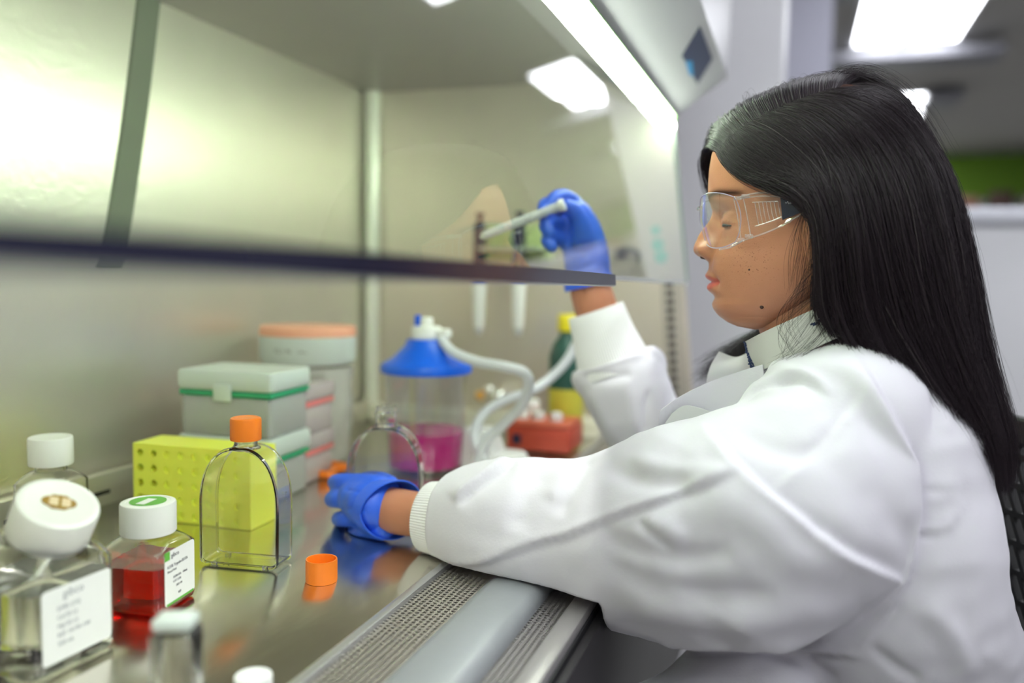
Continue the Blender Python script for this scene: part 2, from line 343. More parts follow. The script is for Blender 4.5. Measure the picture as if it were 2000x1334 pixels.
# sash: glass, edge strip, top edge; lamp behind its top
GY0, GZ0, GY1, GZ1 = 0.1810, 0.290, 0.2160, 0.552
sash = bpy.data.objects.new('sash', None); COL.objects.link(sash); sash.parent = cab; sash.location = (0, 0, 0)
def sb(name, mb, m, smooth=True):
    mb.V = [(x-0.7, y-0.5, z-FL-(0.0105*(x-0.1) if z < 0.4 else 0)) for x, y, z in mb.V]; return mb.build(name, m, sash, smooth)
M['sash_glass'] = pane_mat('sash_glass', (0.90, 0.95, 0.905), 1.52, refl=1.25)
g = MB().add([(CX0, GY0, GZ0), (CX1, GY0, GZ0), (CX1, GY1, GZ1), (CX0, GY1, GZ1)], [(0,1,2,3)])
sb('glass_pane', g, M['sash_glass'], False)
sb('lower_edge_strip', MB().extrude([(0.178,0.281),(0.184,0.281),(0.185,0.292),(0.179,0.292)], 'x', CX0, 0.86), pm('edge_strip', (0.02, 0.02, 0.045), 0.22, 0.2, nz=(9,0.1,(1,1,1))), False)
sb('glass_edge', MB().extrude([(0.179,0.2795),(0.183,0.2795),(0.183,0.281),(0.179,0.281)], 'x', CX0, 0.86).extrude([(0.179,0.286),(0.1835,0.286),(0.1835,0.291),(0.179,0.291)], 'x', 0.86, CX1), pm('glass_edge_grey', (0.62, 0.66, 0.62), 0.2, 0.2, nz=(9,0.04,(1,1,1))), False)
sb('side_edge', MB().extrude([(0.1795,0.291),(0.1855,0.291),(0.2190,0.548),(0.213,0.548)], 'x', CX1-0.006, CX1-0.0005), pm('glass_edge_green', (0.30, 0.38, 0.33), 0.2, 0.0, nz=(9,0.04,(1,1,1))), False)
lamp = MB().tube([(CX0+0.02, 0.224, 0.541), (CX1-0.004, 0.224, 0.541)], 0.0125, 16, 1)
cb('lamp_tube', lamp, pm('fluorescent_tube', (0.95, 1.0, 0.93), 0.3, emis=(0.90, 1.0, 0.84), es=LAMP_CAB))
cb('lamp_cover_strip', MB().extrude([(0.209,0.5545),(0.236,0.5545),(0.2365,0.557),(0.209,0.557)], 'x', CX0, CX1), pm('green_tinted_strip', (0.25, 0.55, 0.16), 0.3, nz=(9,0.05,(1,1,1))), False)
# diamond sticker on the hood's sloping underside: its own plane, measured on it
def on_hood(px, py):
    a = Vector((0, 0.222, 0.556)); n = Vector((0, 0.066, 0.094)).normalized(); n = Vector((0, -0.066, -0.094)).normalized()
    r = ray(px, py); return CAM + r*((a-CAM).dot(n)/r.dot(n)) + n*0.0006
def on_front(px, py): return PY(px, py, 0.1265)
# ================================================================== things on the work surface
def ribbed_cap(name, r, h, m, parent, z0=0.0, n=60, ribd=0.0007, open_end=False, M4=None, wall=0.0012, bevel=0.0012):
    seg = n*2
    if open_end:   # upside-down cap: open at the top
        prof = [(r*0.98, 0), (r, bevel), (r, h-bevel*0.6), (r-0.0004, h), (r-wall, h), (r-wall-0.0003, h-0.001), (r-wall-0.0003, 0.0022), (0.0006, 0.0020)]
        rows = (1, 2)
    else:
        prof = [(r*0.97, 0), (r, bevel*0.5), (r, h-bevel), (r-bevel*0.35, h-bevel*0.3), (r-bevel, h), (r*0.8, h), (r*0.78, h-0.0004), (0.0006, h-0.0004)]
        rows = (1, 2)
    mb = MB(); mb.lathe(prof, seg, (0,0,0), None, 1, ribd, rows)
    if M4 is None: M4 = Matrix.Translation((0,0,z0))
    mb.V = [tuple(M4 @ Vector(v)) for v in mb.V]
    return mb.build(name, m, parent, True, 40)

# ---- square media bottles -----------------------------------------------------------------
M['pet'] = pm('clear_bottle_plastic', (0.985, 0.985, 0.98), 0.04, trans=1.0, ior=1.42, nz=(5,0.004,(1,1,1)), bump=(40, 0.0002, (1,1,1)))
M['red_liquid'] = pm('red_medium', (0.93, 0.012, 0.004), 0.05, trans=0.80, ior=1.34, nz=(5,0.01,(1,1,1)))
M['water'] = pm('clear_liquid', (0.97, 0.97, 0.95), 0.02, trans=1.0, ior=1.33, nz=(5,0.004,(1,1,1)))
def square_bottle(name, loc, rz, hw, hb, hsh, rn, hn, label, cat='bottle', liquid=None, lh=0.0, rc=None):
    t = empty(name, loc, rz, label, cat)
    rc = rc or hw*0.28; wl = 0.0012; m = MB()
    def rings(off, zlo):
        R = []
        R.append(rsq(hw-off-0.004, hw-off-0.004, zlo, rc))
        R.append(rsq(hw-off-0.0008, hw-off-0.0008, zlo+0.0022, rc)); R.append(rsq(hw-off, hw-off, zlo+0.006, rc))
        R.append(rsq(hw-off, hw-off, hb*0.5, rc)); R.append(rsq(hw-off, hw-off, hb, rc))
        for k in range(1, 7):
            f = k/6; h = hw-off + (rn-off-(hw-off))*(f**1.35); z = hb+(hsh-hb)*math.sin(f*PI/2)**1.1
            R.append(rsq(h, h, z, min(h, rc+(h-rc)*f if h > rc else h)))
        R.append(rsq(rn-off, rn-off, hsh+0.002, rn)); R.append(rsq(rn-off, rn-off, hn, rn))
        return R
    ro = rings(0, 0.0); ri = rings(wl, 0.0018)
    m.loft(ro, caps=False); n = len(ro)*len(ro[0]); k = len(ro[0])
    m2 = MB().loft(ri, caps=False)
    m.add(m2.V, [tuple(reversed(f)) for f in m2.F])
    m.F.append(tuple(range(k-1, -1, -1))); m.F.append(tuple(n+i for i in range(k)))
    for i in range(k): m.F.append((n-k+i, n-k+(i+1)%k, 2*n-k+(i+1)%k, 2*n-k+i))
    m.build('bottle_body', M['pet'], t, True, 50)
    if liquid:
        off = wl-0.0003
        L = MB().loft([rsq(hw-off-0.004, hw-off-0.004, 0.0016, rc), rsq(hw-off-0.0008, hw-off-0.0008, 0.0038, rc), rsq(hw-off, hw-off, 0.0075, rc), rsq(hw-off, hw-off, lh, rc)])
        L.build('liquid', liquid, t, True, 50)
    return t
def paper_label(t, hw, rc, y, z0, z1, parent_name='label', w=None, angle=0.0):      # rounded sheet on the -Y face of a bottle
    w = w or (hw-rc*0.45); pts = []
    n = 5; r = 0.003; cx = w-r; cz = (z1-z0)/2-r; zc = (z0+z1)/2
    for q, (sx, sz) in enumerate(((1,1),(-1,1),(-1,-1),(1,-1))):
        for k in range(n+1):
            a = PI/2*q+PI/2*k/n; pts.append((sx*cx+r*math.cos(a), zc+sz*cz+r*math.sin(a)))
    return MB().extrude(pts, 'y', y-0.0005, y-0.0001).build(parent_name, M['label'], t, True, 40)
def on_face(x, y, z, s=1.0):            # text frame on a -Y face: x right (+X), up z
    return Matrix.Translation((x, y, z)) @ Matrix.Rotation(PI/2, 4, 'X')

# red medium bottle
rb = square_bottle('media_bottle', (0.560, 0.507, 0.0003), math.radians(8), 0.0282, 0.050, 0.0600, 0.0185, 0.068,
                   'small square bottle of bright red liquid with a ribbed white cap and green-edged label', liquid=M['red_liquid'], lh=0.0385)
ribbed_cap('cap', 0.0222, 0.0262, M['wplast'], rb, z0=0.0615, n=48, ribd=0.0009, bevel=0.002)
stk = MB().lathe([(0.0145, 0.0874), (0.0145, 0.0879), (0.0006, 0.0880)], 40).build('cap_sticker', M['green'], rb); stk['label'] = 'round green sticker on the cap'
MB().add([(-0.012,-0.0045,0.0882),(0.006,-0.0045,0.0882),(0.006,0.0035,0.0882),(-0.012,0.0035,0.0882)], [(0,1,2,3)]).build('sticker_print', M['label'], stk, False)
lb = paper_label(rb, 0.0282, 0.0079, -0.0282, 0.0065, 0.0515, w=0.0215)
lb['label'] = 'white printed label with a green corner and green lower edge'
yf = -0.0288
text('gibco', 0.0052, on_face(-0.0125, yf, 0.0455), M['ink'], lb)
text('0.25% Trypsin-EDTA', 0.0034, on_face(-0.018, yf, 0.0375), M['ink'], lb)
text('Phenol Red', 0.0027, on_face(-0.018, yf, 0.0337), M['ink'], lb)
for k, (x, z, s) in enumerate(((-0.010, 0.0275, '25200-056   100mL'), (-0.010, 0.0238, 'LOT 2120'), (-0.006, 0.0195, '2021-04'), (-0.003, 0.0125, 'REF'))):
    text(s, 0.0026, on_face(x, yf, z), M['ink'], lb)
MB().box(-0.0215, -0.0145, yf-0.0001, yf+0.0003, 0.0445, 0.0515).build('green_corner', M['green'], lb, False)
MB().box(-0.0195, 0.0195, yf-0.0001, yf+0.0003, 0.0065, 0.0085).build('green_edge', M['green'], lb, False)

# large clear bottle in front
bb = square_bottle('media_bottle', (0.4525, 0.5085, 0.0003), math.radians(-2), 0.0370, 0.0700, 0.0880, 0.0235, 0.0945,
                   'large square clear bottle, out of focus, with a white cap set on askew', liquid=M['water'], lh=0.060)
tilt = Matrix.Translation((0.004, -0.006, 0.0905)) @ Matrix.Rotation(math.radians(27), 4, Vector((CF.x, CF.y, 0)).normalized()) @ Matrix.Rotation(math.radians(13), 4, Vector((CR.x, CR.y, 0)).normalized())
cp = ribbed_cap('cap', 0.0280, 0.0285, M['wplast'], bb, n=70, ribd=0.0003, bevel=0.003, M4=tilt)
cp['label'] = 'tilted white cap with a gold printed mark'
M['gold'] = pm('gold_print', (0.42, 0.25, 0.06), 0.35, 0.3, nz=(40,0.2,(1,1,1)))
gm = MB()
gm.extrude([(0.0115*math.cos(a), 0.0065*math.sin(a)) if abs(math.cos(a)) > 0.55 else (0.0115*math.cos(a), 0.0075*math.copysign(1, math.sin(a))) for a in np.linspace(0, 2*PI, 32, endpoint=False)], 'z', 0.0283, 0.0289)
gt = tilt @ Matrix.Rotation(math.radians(-40), 4, 'Z')
gm.V = [tuple(gt @ Vector(v)) for v in gm.V]; gm.build('gold_mark', M['gold'], cp)
for x0 in (-0.0065, 0.0015):
    q = MB().bbox(x0, x0+0.006, -0.0045, 0.0045, 0.0286, 0.0292, 0.0002); q.V = [tuple(gt @ Vector(v)) for v in q.V]; q.build('gold_mark', pm('pale_gold_print', (0.75,0.6,0.4), 0.4, nz=(40,0.05,(1,1,1))), cp)
lb2 = paper_label(bb, 0.037, 0.0104, -0.0370, 0.010, 0.062, w=0.0290)
lb2['label'] = 'white label with grey print'
M['greyink'] = pm('grey_ink', (0.35, 0.36, 0.40), 0.6, nz=(60,0.1,(1,1,1)))
text('gibco', 0.0082, on_face(-0.012, -0.0376, 0.0535), M['greyink'], lb2)
for k, s in enumerate(('DPBS (1X)', 'CaCl2 (-)', 'MgCl2 (-)', 'REF 14190-144', '500 mL')):
    text(s, 0.0044, on_face(-0.017, -0.0376, 0.0455-0.0062*k), M['greyink'], lb2)

# clear bottle behind it
sb2 = G(100, 1052)
bt = square_bottle('media_bottle', (sb2.x+0.002, sb2.y, 0.0003), math.radians(10), 0.0265, 0.060, 0.072, 0.0150, 0.085,
                   'clear bottle with an upright plain white cap behind the large tilted-cap bottle', liquid=M['water'], lh=0.045)
ribbed_cap('cap', 0.0212, 0.0290, M['wplast'], bt, z0=0.078, n=60, ribd=0.0002, bevel=0.002)

# ---- culture flasks -------------------------------------------------------------------------
def arch(w, h, inset=0.0, base=0.0):                                # outline (y, z) of an arch-topped flask, standing on its flat end
    hw = w/2-inset; pts = []; hs = h*0.50; r0 = 0.006
    pts.append((-hw+r0, base+inset)); pts.append((hw-r0, base+inset))
    for k in range(1, 5):
        a = -PI/2+PI/2*k/4; pts.append((hw-r0+r0*math.cos(a), base+inset+r0+r0*math.sin(a)))
    for k in range(0, 17):
        a = PI/2*k/16*0.93; c, s = math.cos(a), math.sin(a)
        pts.append((hw*c**0.82, hs+(h-inset-hs)*s**0.95))
    for k in range(16, -1, -1):
        a = PI/2*k/16*0.93; c, s = math.cos(a), math.sin(a)
        pts.append((-hw*c**0.82, hs+(h-inset-hs)*s**0.95))
    for k in range(3, 0, -1):
        a = -PI/2+PI/2*k/4; pts.append((-hw+r0-r0*math.cos(a), base+inset+r0+r0*math.sin(a)))
    return pts
def flask(loc, rz, w, d, h, label, cap=True, htot=0.141, lean=0.0):
    t = empty('culture_flask', loc, rz, label, 'culture flask')
    m = MB(); o = arch(w, h); n = len(o); hd = d/2
    def ring(x, s, cz=h*0.5): return [(x, p*s, cz+(q-cz)*s) for p, q in o]
    m.loft([ring(-hd+0.0012, 0.955), ring(-hd, 0.975), ring(-hd, 1.0), ring(-hd+0.0035, 1.012), ring(-hd+0.004, 1.0), ring(hd-0.004, 1.0), ring(hd-0.0035, 1.012), ring(hd, 1.0), ring(hd, 0.975), ring(hd-0.0012, 0.955)])
    i_ = arch(w, h, 0.0016); mi = MB()
    mi.loft([[(x, p, q) for p, q in i_] for x in (-hd+0.0024, hd-0.0024)])
    m.add(mi.V, [tuple(reversed(f)) for f in mi.F])
    m.build('flask_body', M['clear'], t, True, 40)
    rn = 0.0105 if cap else 0.0115
    nk = MB().lathe([(rn+0.003, h-0.0035), (rn+0.0005, h+0.001), (rn, h+0.005), (rn, htot-0.012), (rn+0.0012, htot-0.011), (rn+0.0012, htot-0.008), (rn, htot-0.007), (rn, htot-0.002), (rn-0.0014, htot-0.0015), (rn-0.0014, h-0.002)], 36)
    nk.build('neck', M['clear'], t, True, 40)
    for s in (-1, 1):
        for q in (-1, 1): MB().bbox(s*(hd-0.004)-0.002, s*(hd-0.004)+0.002, q*w*0.33-0.0025, q*w*0.33+0.0025, -0.0018, 0.0004, 0.0005).build('foot', M['clear'], t)
    if cap:
        ribbed_cap('cap', 0.0145, 0.0215, M['orange'], t, z0=htot-0.0225, n=36, ribd=0.0005, bevel=0.002)
    return t
fl = flask((0.674, 0.4935, 0.002), math.radians(8), 0.0790, 0.033, 0.113, 'clear arch-shaped culture flask standing upright with an orange screw cap on')
text('TC 75', 0.0042, Matrix.Translation((0.003, -0.0402, 0.060)) @ Matrix.Rotation(PI/2, 4, 'X') @ Matrix.Rotation(PI/2, 4, 'Z'), M['ink'], fl)
a_, b_ = G(668, 1040), G(820, 1035)
fl2 = flask(((a_.x+b_.x)/2+0.02, (a_.y+b_.y)/2+0.005, 0.002), math.radians(14), 0.082, 0.030, 0.111, 'clear open culture flask without a cap, gripped by the blue gloved hand', cap=False, htot=0.135)

c0 = G(619, 1146)
oc = ribbed_cap('screw_cap', 0.0143, 0.0205, M['orange'], None, z0=0.0, n=40, ribd=0.0006, open_end=True, M4=Matrix.Translation((c0.x+0.0143, c0.y+0.004, 0.0003)))
tag(oc, 'loose orange screw cap lying open side up on the steel surface', 'cap')

# ---- yellow four-way rack --------------------------------------------------------------------
M['yellow'] = pm('yellow_polypropylene', (0.90, 0.95, 0.11), 0.45, nz=(20, 0.02, (1,1,1)), sss=0.2)
def holed_face(mb, w, h, cols, rows, r, depths, org, ex, ez, ey, c0=None, r0=None, px=None, pz=None):
    org, ex, ez, ey = Vector(org), Vector(ex), Vector(ez), Vector(ey)
    xs = [c0+px*i for i in range(cols)]; zs = [r0+pz*i for i in range(rows)]
    bx = [0]+[(xs[i]+xs[i+1])/2 for i in range(cols-1)]+[w]; bz = [0]+[(zs[i]+zs[i+1])/2 for i in range(rows-1)]+[h]
    n = 16
    for i in range(cols):
        for j in range(rows):
            dp = depths(i, j); V = []
            for k in range(n):
                a = 2*PI*(k+0.5)/n; c, s = math.cos(a), math.sin(a)
                hx = (bx[i+1]-xs[i]) if c > 0 else (xs[i]-bx[i]); hz = (bz[j+1]-zs[j]) if s > 0 else (zs[j]-bz[j])
                f = min(hx/abs(c), hz/abs(s)); V.append((xs[i]+c*f, zs[j]+s*f, 0))
            sq = []
            # square corners inserted by snapping the nearest outer point
            for k in range(n):
                V.append((xs[i]+r*math.cos(2*PI*(k+0.5)/n), zs[j]+r*math.sin(2*PI*(k+0.5)/n), 0))
            for k in range(n):
                V.append((xs[i]+r*math.cos(2*PI*(k+0.5)/n), zs[j]+r*math.sin(2*PI*(k+0.5)/n), dp))
            cor = [(bx[i+1], bz[j+1], 0), (bx[i], bz[j+1], 0), (bx[i], bz[j], 0), (bx[i+1], bz[j], 0)]
            V += cor
            Fc = []
            for k in range(n):
                k2 = (k+1) % n
                Fc.append((k, k2, n+k2, n+k)); Fc.append((n+k, n+k2, 2*n+k2, 2*n+k))
                a1, a2 = V[k], V[k2]
                if abs(a1[0]-a2[0]) > 1e-7 and abs(a1[1]-a2[1]) > 1e-7:
                    ci = min(range(4), key=lambda q: (cor[q][0]-(a1[0]+a2[0])/2)**2+(cor[q][1]-(a1[1]+a2[1])/2)**2)
                    Fc.append((k, 3*n+ci, k2))
            Fc.append(tuple(2*n+k for k in range(n)))
            mb.add([org+ex*p+ez*q+ey*d for p, q, d in V], Fc)
A = G(262, 1012); B = G(492, 1037); rzk = math.atan2(B.y-A.y, B.x-A.x)
rk = empty('tube_rack', (A.x, A.y, 0.0005), rzk, 'bright yellow four-way tube rack with round holes behind the orange-capped flask', 'rack')
W, H, T = 0.150, 0.086, 0.050
mb = MB()
holed_face(mb, W, H, 8, 5, 0.0042, lambda i, j: 0.035 if i < 2 else 0.0022, (0,0,0), (1,0,0), (0,0,1), (0,1,0), 0.009, 0.0075, 0.0178, 0.0170)
mb.add([(0,0,0),(W,0,0),(W,T,0),(0,T,0),(0,0,H),(W,0,H),(W,T,H),(0,T,H)], [(4,5,6,7),(0,3,2,1),(3,7,6,2),(0,4,7,3),(1,2,6,5)])
mb.build('rack_body', M['yellow'], rk, False)
# ---- tip boxes -----------------------------------------------------------------------------------
M['frost'] = pm('frosted_polypropylene', (0.92, 0.93, 0.92), 0.25, trans=0.68, ior=1.35, nz=(12,0.02,(1,1,1)))
M['frost2'] = pm('milky_lid_plastic', (0.86, 0.93, 0.90), 0.35, trans=0.35, ior=1.3, nz=(12,0.02,(1,1,1)))
M['frost_pink'] = pm('clear_rosy_plastic', (0.95, 0.86, 0.87), 0.25, trans=0.6, ior=1.3, nz=(12,0.02,(1,1,1)))
M['tealdeck'] = pm('green_tip_deck', (0.03, 0.36, 0.17), 0.4, nz=(12,0.04,(1,1,1)))
M['pinkdeck'] = pm('pink_tip_deck', (0.85, 0.25, 0.25), 0.4, nz=(12,0.04,(1,1,1)))
def hollow(mb, hx, hy, z0, z1, rc, w=0.0015, open_top=False):
    mb.loft([rsq(hx-0.002, hy-0.002, z0, rc), rsq(hx, hy, z0+0.003, rc), rsq(hx, hy, z1-0.003, rc), rsq(hx-0.002, hy-0.002, z1, rc)])
    q = MB().loft([rsq(hx-w, hy-w, z0+w, rc), rsq(hx-w, hy-w, z1-w, rc)]); mb.add(q.V, [tuple(reversed(f)) for f in q.F]); return mb
def tip_box(loc, rz, hx, hy, h, label, deck, lid=0.45, deckm=None, tips=True):
    t = empty('pipette_tip_box', loc, rz, label, 'tip box')
    zb = h*(1-lid)
    fm = M['frost_pink'] if deckm is M['pinkdeck'] else M['frost']
    hollow(MB(), hx*0.94, hy*0.94, 0, zb, 0.006).build('box_base', fm, t)
    MB().bbox(-hx*0.965, hx*0.965, -hy*0.965, hy*0.965, zb+0.0003, zb+0.0078, 0.002).build('tip_deck', deckm, t)
    hollow(MB(), hx, hy, zb+0.0085, h, 0.006).build('lid', M['frost_pink'] if deckm is M['pinkdeck'] else M['frost2'], t)
    MB().bbox(-hx-0.0035, -hx-0.0003, -0.012, 0.012, zb-0.004, zb+0.016, 0.001).build('latch', M['frost2'], t)
    return t
# stack behind the yellow rack
cpt = Vector((0.895, 0.655, 0)); rr = rzk
for k, (z, lab) in enumerate(((0.0005, 'lower frosted tip box, mostly hidden behind the yellow rack'), (0.0805, 'frosted pipette tip box with a green deck stacked above the yellow rack'))):
    tip_box((cpt.x, cpt.y, z), rzk+PI/2, 0.048, 0.066, 0.0795, lab, None, 0.40, M['tealdeck'])
pk = Vector((0.988, 0.664, 0))
for k, (z, lab) in enumerate(((0.0005, 'clear tip box with a pink deck standing on the steel surface, under its twin'), (0.0665, 'clear tip box with a pink deck stacked topmost beside the green-decked one'))):
    tip_box((pk.x, pk.y, z), rzk+PI/2, 0.042, 0.060, 0.0655, lab, None, 0.45, M['pinkdeck'])
# ---- plastic tub with peach lid ----------------------------------------------------------------------
tb = G(600, 868); tub = empty('graduated_tub', (1.105, 0.697, 0.0005), math.radians(-72), 'tall crinkled clear bag-like tub with a peach band at its top and black print', 'tub')
def crinkle(rx, ry, z, amp, n=48, ph=0):
    return [((rx+amp*mn.noise(Vector((math.cos(2*PI*i/n)*3, math.sin(2*PI*i/n)*3, z*30+ph))))*math.cos(2*PI*i/n), (ry+amp*mn.noise(Vector((math.cos(2*PI*i/n)*3+9, math.sin(2*PI*i/n)*3, z*30+ph))))*math.sin(2*PI*i/n), z) for i in range(n)]
MB().loft([crinkle(0.060, 0.052, 0.001, 0.0), crinkle(0.064, 0.056, 0.02, 0.006), crinkle(0.066, 0.058, 0.05, 0.006), crinkle(0.066, 0.057, 0.085, 0.005), crinkle(0.067, 0.057, 0.115, 0.004), crinkle(0.068, 0.058, 0.140, 0.002)]).build('tub_body', pm('crinkled_clear_film', (0.88,0.88,0.86), 0.22, trans=0.5, ior=1.25, nz=(12,0.02,(1,1,1))), tub)
MB().loft([crinkle(0.067, 0.059, 0.145, 0), crinkle(0.0715, 0.063, 0.151, 0), crinkle(0.072, 0.064, 0.186, 0)]).build('white_collar', M['frost2'], tub)
MB().loft([crinkle(0.072, 0.0642, 0.1865, 0), crinkle(0.0715, 0.0637, 0.198, 0), crinkle(0.069, 0.061, 0.201, 0)]).build('peach_lid', pm('peach_plastic', (0.88, 0.42, 0.28), 0.4, nz=(12,0.03,(1,1,1))), tub)
def wrap_text(s, size, z, r, ang, mat, par):                        # letters set one by one around the wall
    for k, ch in enumerate(s):
        if ch == ' ': continue
        a = ang+(k-(len(s)-1)/2)*size*0.78/r
        text(ch, size, Matrix.Translation((r*math.cos(a), r*0.86*math.sin(a), z)) @ Matrix.Rotation(a+PI/2, 4, 'Z') @ Matrix.Rotation(PI/2, 4, 'X'), mat, par, 'printed_letter')
MB_cap = None
M['tubink'] = pm('tub_ink', (0.16, 0.14, 0.12), 0.6, nz=(60,0.1,(1,1,1)))
wrap_text('CLINICAL', 0.0085, 0.164, 0.0735, math.radians(-100), M['tubink'], tub)
wrap_text('BIOHAZARD BAG', 0.0100, 0.127, 0.0715, math.radians(-102), M['tubink'], tub)
# ---- orange clip ------------------------------------------------------------------------------------------
oc_ = G(636, 925)
pts = [(0.000,0.036,0.006),(0.002,-0.018,0.006),(0.008,-0.026,0.006),(0.022,-0.020,0.006),(0.034,-0.014,0.006),(0.052,-0.020,0.006),(0.060,-0.010,0.006),(0.060,0.036,0.006)]
o = MB().tube([(p[0]+oc_.x-0.03, p[1]+oc_.y+0.004, p[2]) for p in pts], 0.0055, 10, 5).build('tube_clip', M['orange'], None); tag(o, 'bent orange plastic clip lying beside the pink-decked boxes', 'clip')
# ---- aspirator jar --------------------------------------------------------------------------------------------
aj = empty('aspirator_jar', (1.112, 0.505, 0.0005), 0, 'clear aspirator jar half filled with magenta liquid under a blue domed lid', 'jar')
m = MB().lathe([(0.052,0),(0.0545,0.004),(0.0565,0.05),(0.0600,0.140),(0.0585,0.140),(0.0550,0.05),(0.0530,0.0055),(0.0006,0.005)], 56)
m.build('jar_body', pane_mat('jar_clear_plastic', (0.93, 0.93, 0.95), 1.45), aj)
ML = pm('magenta_medium', (0.62, 0.002, 0.22), 0.2, trans=0.0, nz=(12,0.05,(1,1,1)))
MB().lathe([(0.0522,0.0058),(0.0542,0.04),(0.0548,0.055),(0.0544,0.0555),(0.0006,0.0555)], 56).build('liquid', ML, aj)
MBl = pm('blue_lid_plastic', (0.005, 0.13, 0.85), 0.35, nz=(12,0.04,(1,1,1)))
MB().lathe([(0.0605,0.139),(0.0655,0.140),(0.0665,0.146),(0.064,0.152),(0.050,0.160),(0.032,0.178),(0.028,0.187),(0.0006,0.188)], 56).build('domed_lid', MBl, aj)
kn = MB().lathe([(0.020,0.187),(0.022,0.189),(0.022,0.203),(0.020,0.206),(0.0006,0.207)], 30).bbox(-0.012, 0.012, -0.036, 0.020, 0.190, 0.203, 0.004)
kn.lathe([(0.009,0.205),(0.009,0.217),(0.007,0.219),(0.0006,0.219)], 20).build('hose_fitting', M['wplast'], aj)
MB().bbox(-0.004, 0.004, 0.010, 0.018, 0.203, 0.222, 0.002).build('blue_tab', MBl, aj)
M['hose'] = pm('silicone_hose', (0.82, 0.84, 0.88), 0.3, trans=0.2, nz=(12,0.02,(1,1,1)))
def dp(l): return [D(*p) for p in l]
h1 = MB().tube(dp([(862,663,1.20),(885,688,1.18),(930,706,1.16),(985,716,1.15),(1024,728,1.15),(1032,752,1.16),(1018,792,1.18),(985,828,1.20),(952,858,1.21),(938,885,1.21),(930,905,1.21)]), 0.0074, 14, 6).build('suction_hose', M['hose'], None)
tag(h1, 'pale silicone hose looping from the blue lid down to the white stand', 'hose')
h2 = MB().tube(dp([(1175,560,1.30),(1140,640,1.30),(1110,700,1.29),(1075,738,1.28),(1035,765,1.26),(985,782,1.25),(945,808,1.24),(926,845,1.23),(932,880,1.215),(950,900,1.21)]), 0.0072, 14, 6).build('suction_hose', M['hose'], None)
tag(h2, 'pale silicone hose running up behind the raised sleeve from the white stand', 'hose')
ws = G(925, 915); stn = empty('hose_stand', (ws.x+0.03, ws.y, 0.0005), 0, 'white tapered hose stand with a round foot behind the gripping glove', 'stand')
MB().loft([rsq(0.030,0.034,0,0.012), rsq(0.028,0.032,0.02,0.012), rsq(0.020,0.023,0.052,0.010), rsq(0.017,0.020,0.056,0.010)]).build('tapered_body', M['wplast'], stn)
q = MB().lathe([(0.034,0),(0.034,0.008),(0.028,0.020),(0.0006,0.022)], 36, (0.004,-0.040,0)); q.build('round_foot', M['wplast'], stn)
# ---- pipettes hanging on a holder at the far wall -------------------------------------------------------------
XW = 1.44
hold = empty('pipette_holder', tuple(PX(1010, 470, 1.465)), 0, 'pale green pipette holder fixed to the inside of the far steel wall', 'holder')
MB().bbox(0.0, 0.0148, -0.065, 0.060, -0.036, 0.030, 0.003).build('backplate', pm('pale_green_plastic', (0.62, 0.72, 0.36), 0.4, nz=(12,0.04,(1,1,1))), hold)
MB().bbox(-0.055, 0.0, -0.060, 0.055, -0.020, -0.013, 0.002).build('fork_shelf', pm('grey_green_plastic', (0.45, 0.50, 0.42), 0.4, nz=(12,0.04,(1,1,1))), hold)
def pipettor(px, lab):
    p = PX(px, 545, XW-0.015); t = empty('pipette', tuple(p), 0, lab, 'pipette')
    MB().loft([rsq(0.010,0.009,0.0,0.006), rsq(0.012,0.010,0.02,0.006), rsq(0.0115,0.010,0.09,0.006), rsq(0.008,0.008,0.102,0.006)]).build('handle', M['navy'], t)
    MB().lathe([(0.0128,-0.004),(0.0128,0.0),(0.011,0.001),(0.0006,0.001)], 24).build('collar', MBl, t)
    MB().lathe([(0.0090,-0.088),(0.0100,-0.080),(0.0122,-0.030),(0.0135,-0.018),(0.0135,-0.004)], 24).build('barrel', M['wplast'], t)
    MB().lathe([(0.0042,-0.101),(0.0068,-0.096),(0.0075,-0.088)], 24).build('nozzle', pm('grey_nozzle', (0.6,0.6,0.64),0.4,nz=(12,0.04,(1,1,1))), t)
    MB().lathe([(0.005,0.102),(0.005,0.112),(0.008,0.113),(0.008,0.118),(0.0006,0.119)], 20).build('plunger', M['navy'], t)
    return t
pipettor(936, 'white-barrelled pipette with a navy handle hanging above the blue-lidded jar')
pipettor(1013, 'white-barrelled pipette with a navy handle hanging beside the raised glove')
# ---- wash bottle, red rack, small jar, valve -------------------------------------------------------------------
wb = PX(1103, 860, 1.40); wbt = empty('wash_bottle', (1.40, wb.y, 0.0005), 0, 'dark green bottle with a yellow cap and yellow label behind the raised sleeve', 'bottle')
MB().lathe([(0.027,0),(0.030,0.004),(0.030,0.09)], 32).build('label_band', pm('olive_yellow', (0.62, 0.58, 0.06), 0.5, nz=(12,0.05,(1,1,1))), wbt)
MB().lathe([(0.030,0.09),(0.030,0.145),(0.024,0.165),(0.013,0.180),(0.012,0.190)], 32).build('bottle_body', pm('dark_green_plastic', (0.02, 0.09, 0.07), 0.35, nz=(12,0.05,(1,1,1))), wbt)
MB().lathe([(0.0165,0.188),(0.0168,0.190),(0.0168,0.214),(0.015,0.217),(0.0006,0.218)], 32).build('cap', pm('yellow_plastic', (0.85, 0.72, 0.02), 0.4, nz=(12,0.05,(1,1,1))), wbt)
rr_ = G(1150, 880); rd = empty('tube_box', (1.32, 0.392, 0.002), 0, 'red tube box with white lids near the far steel wall', 'box')
MB().bbox(-0.045, 0.045, -0.060, 0.045, 0, 0.038, 0.004).build('box_body', pm('brick_red_plastic', (0.50, 0.06, 0.03), 0.4, nz=(12,0.06,(1,1,1))), rd)
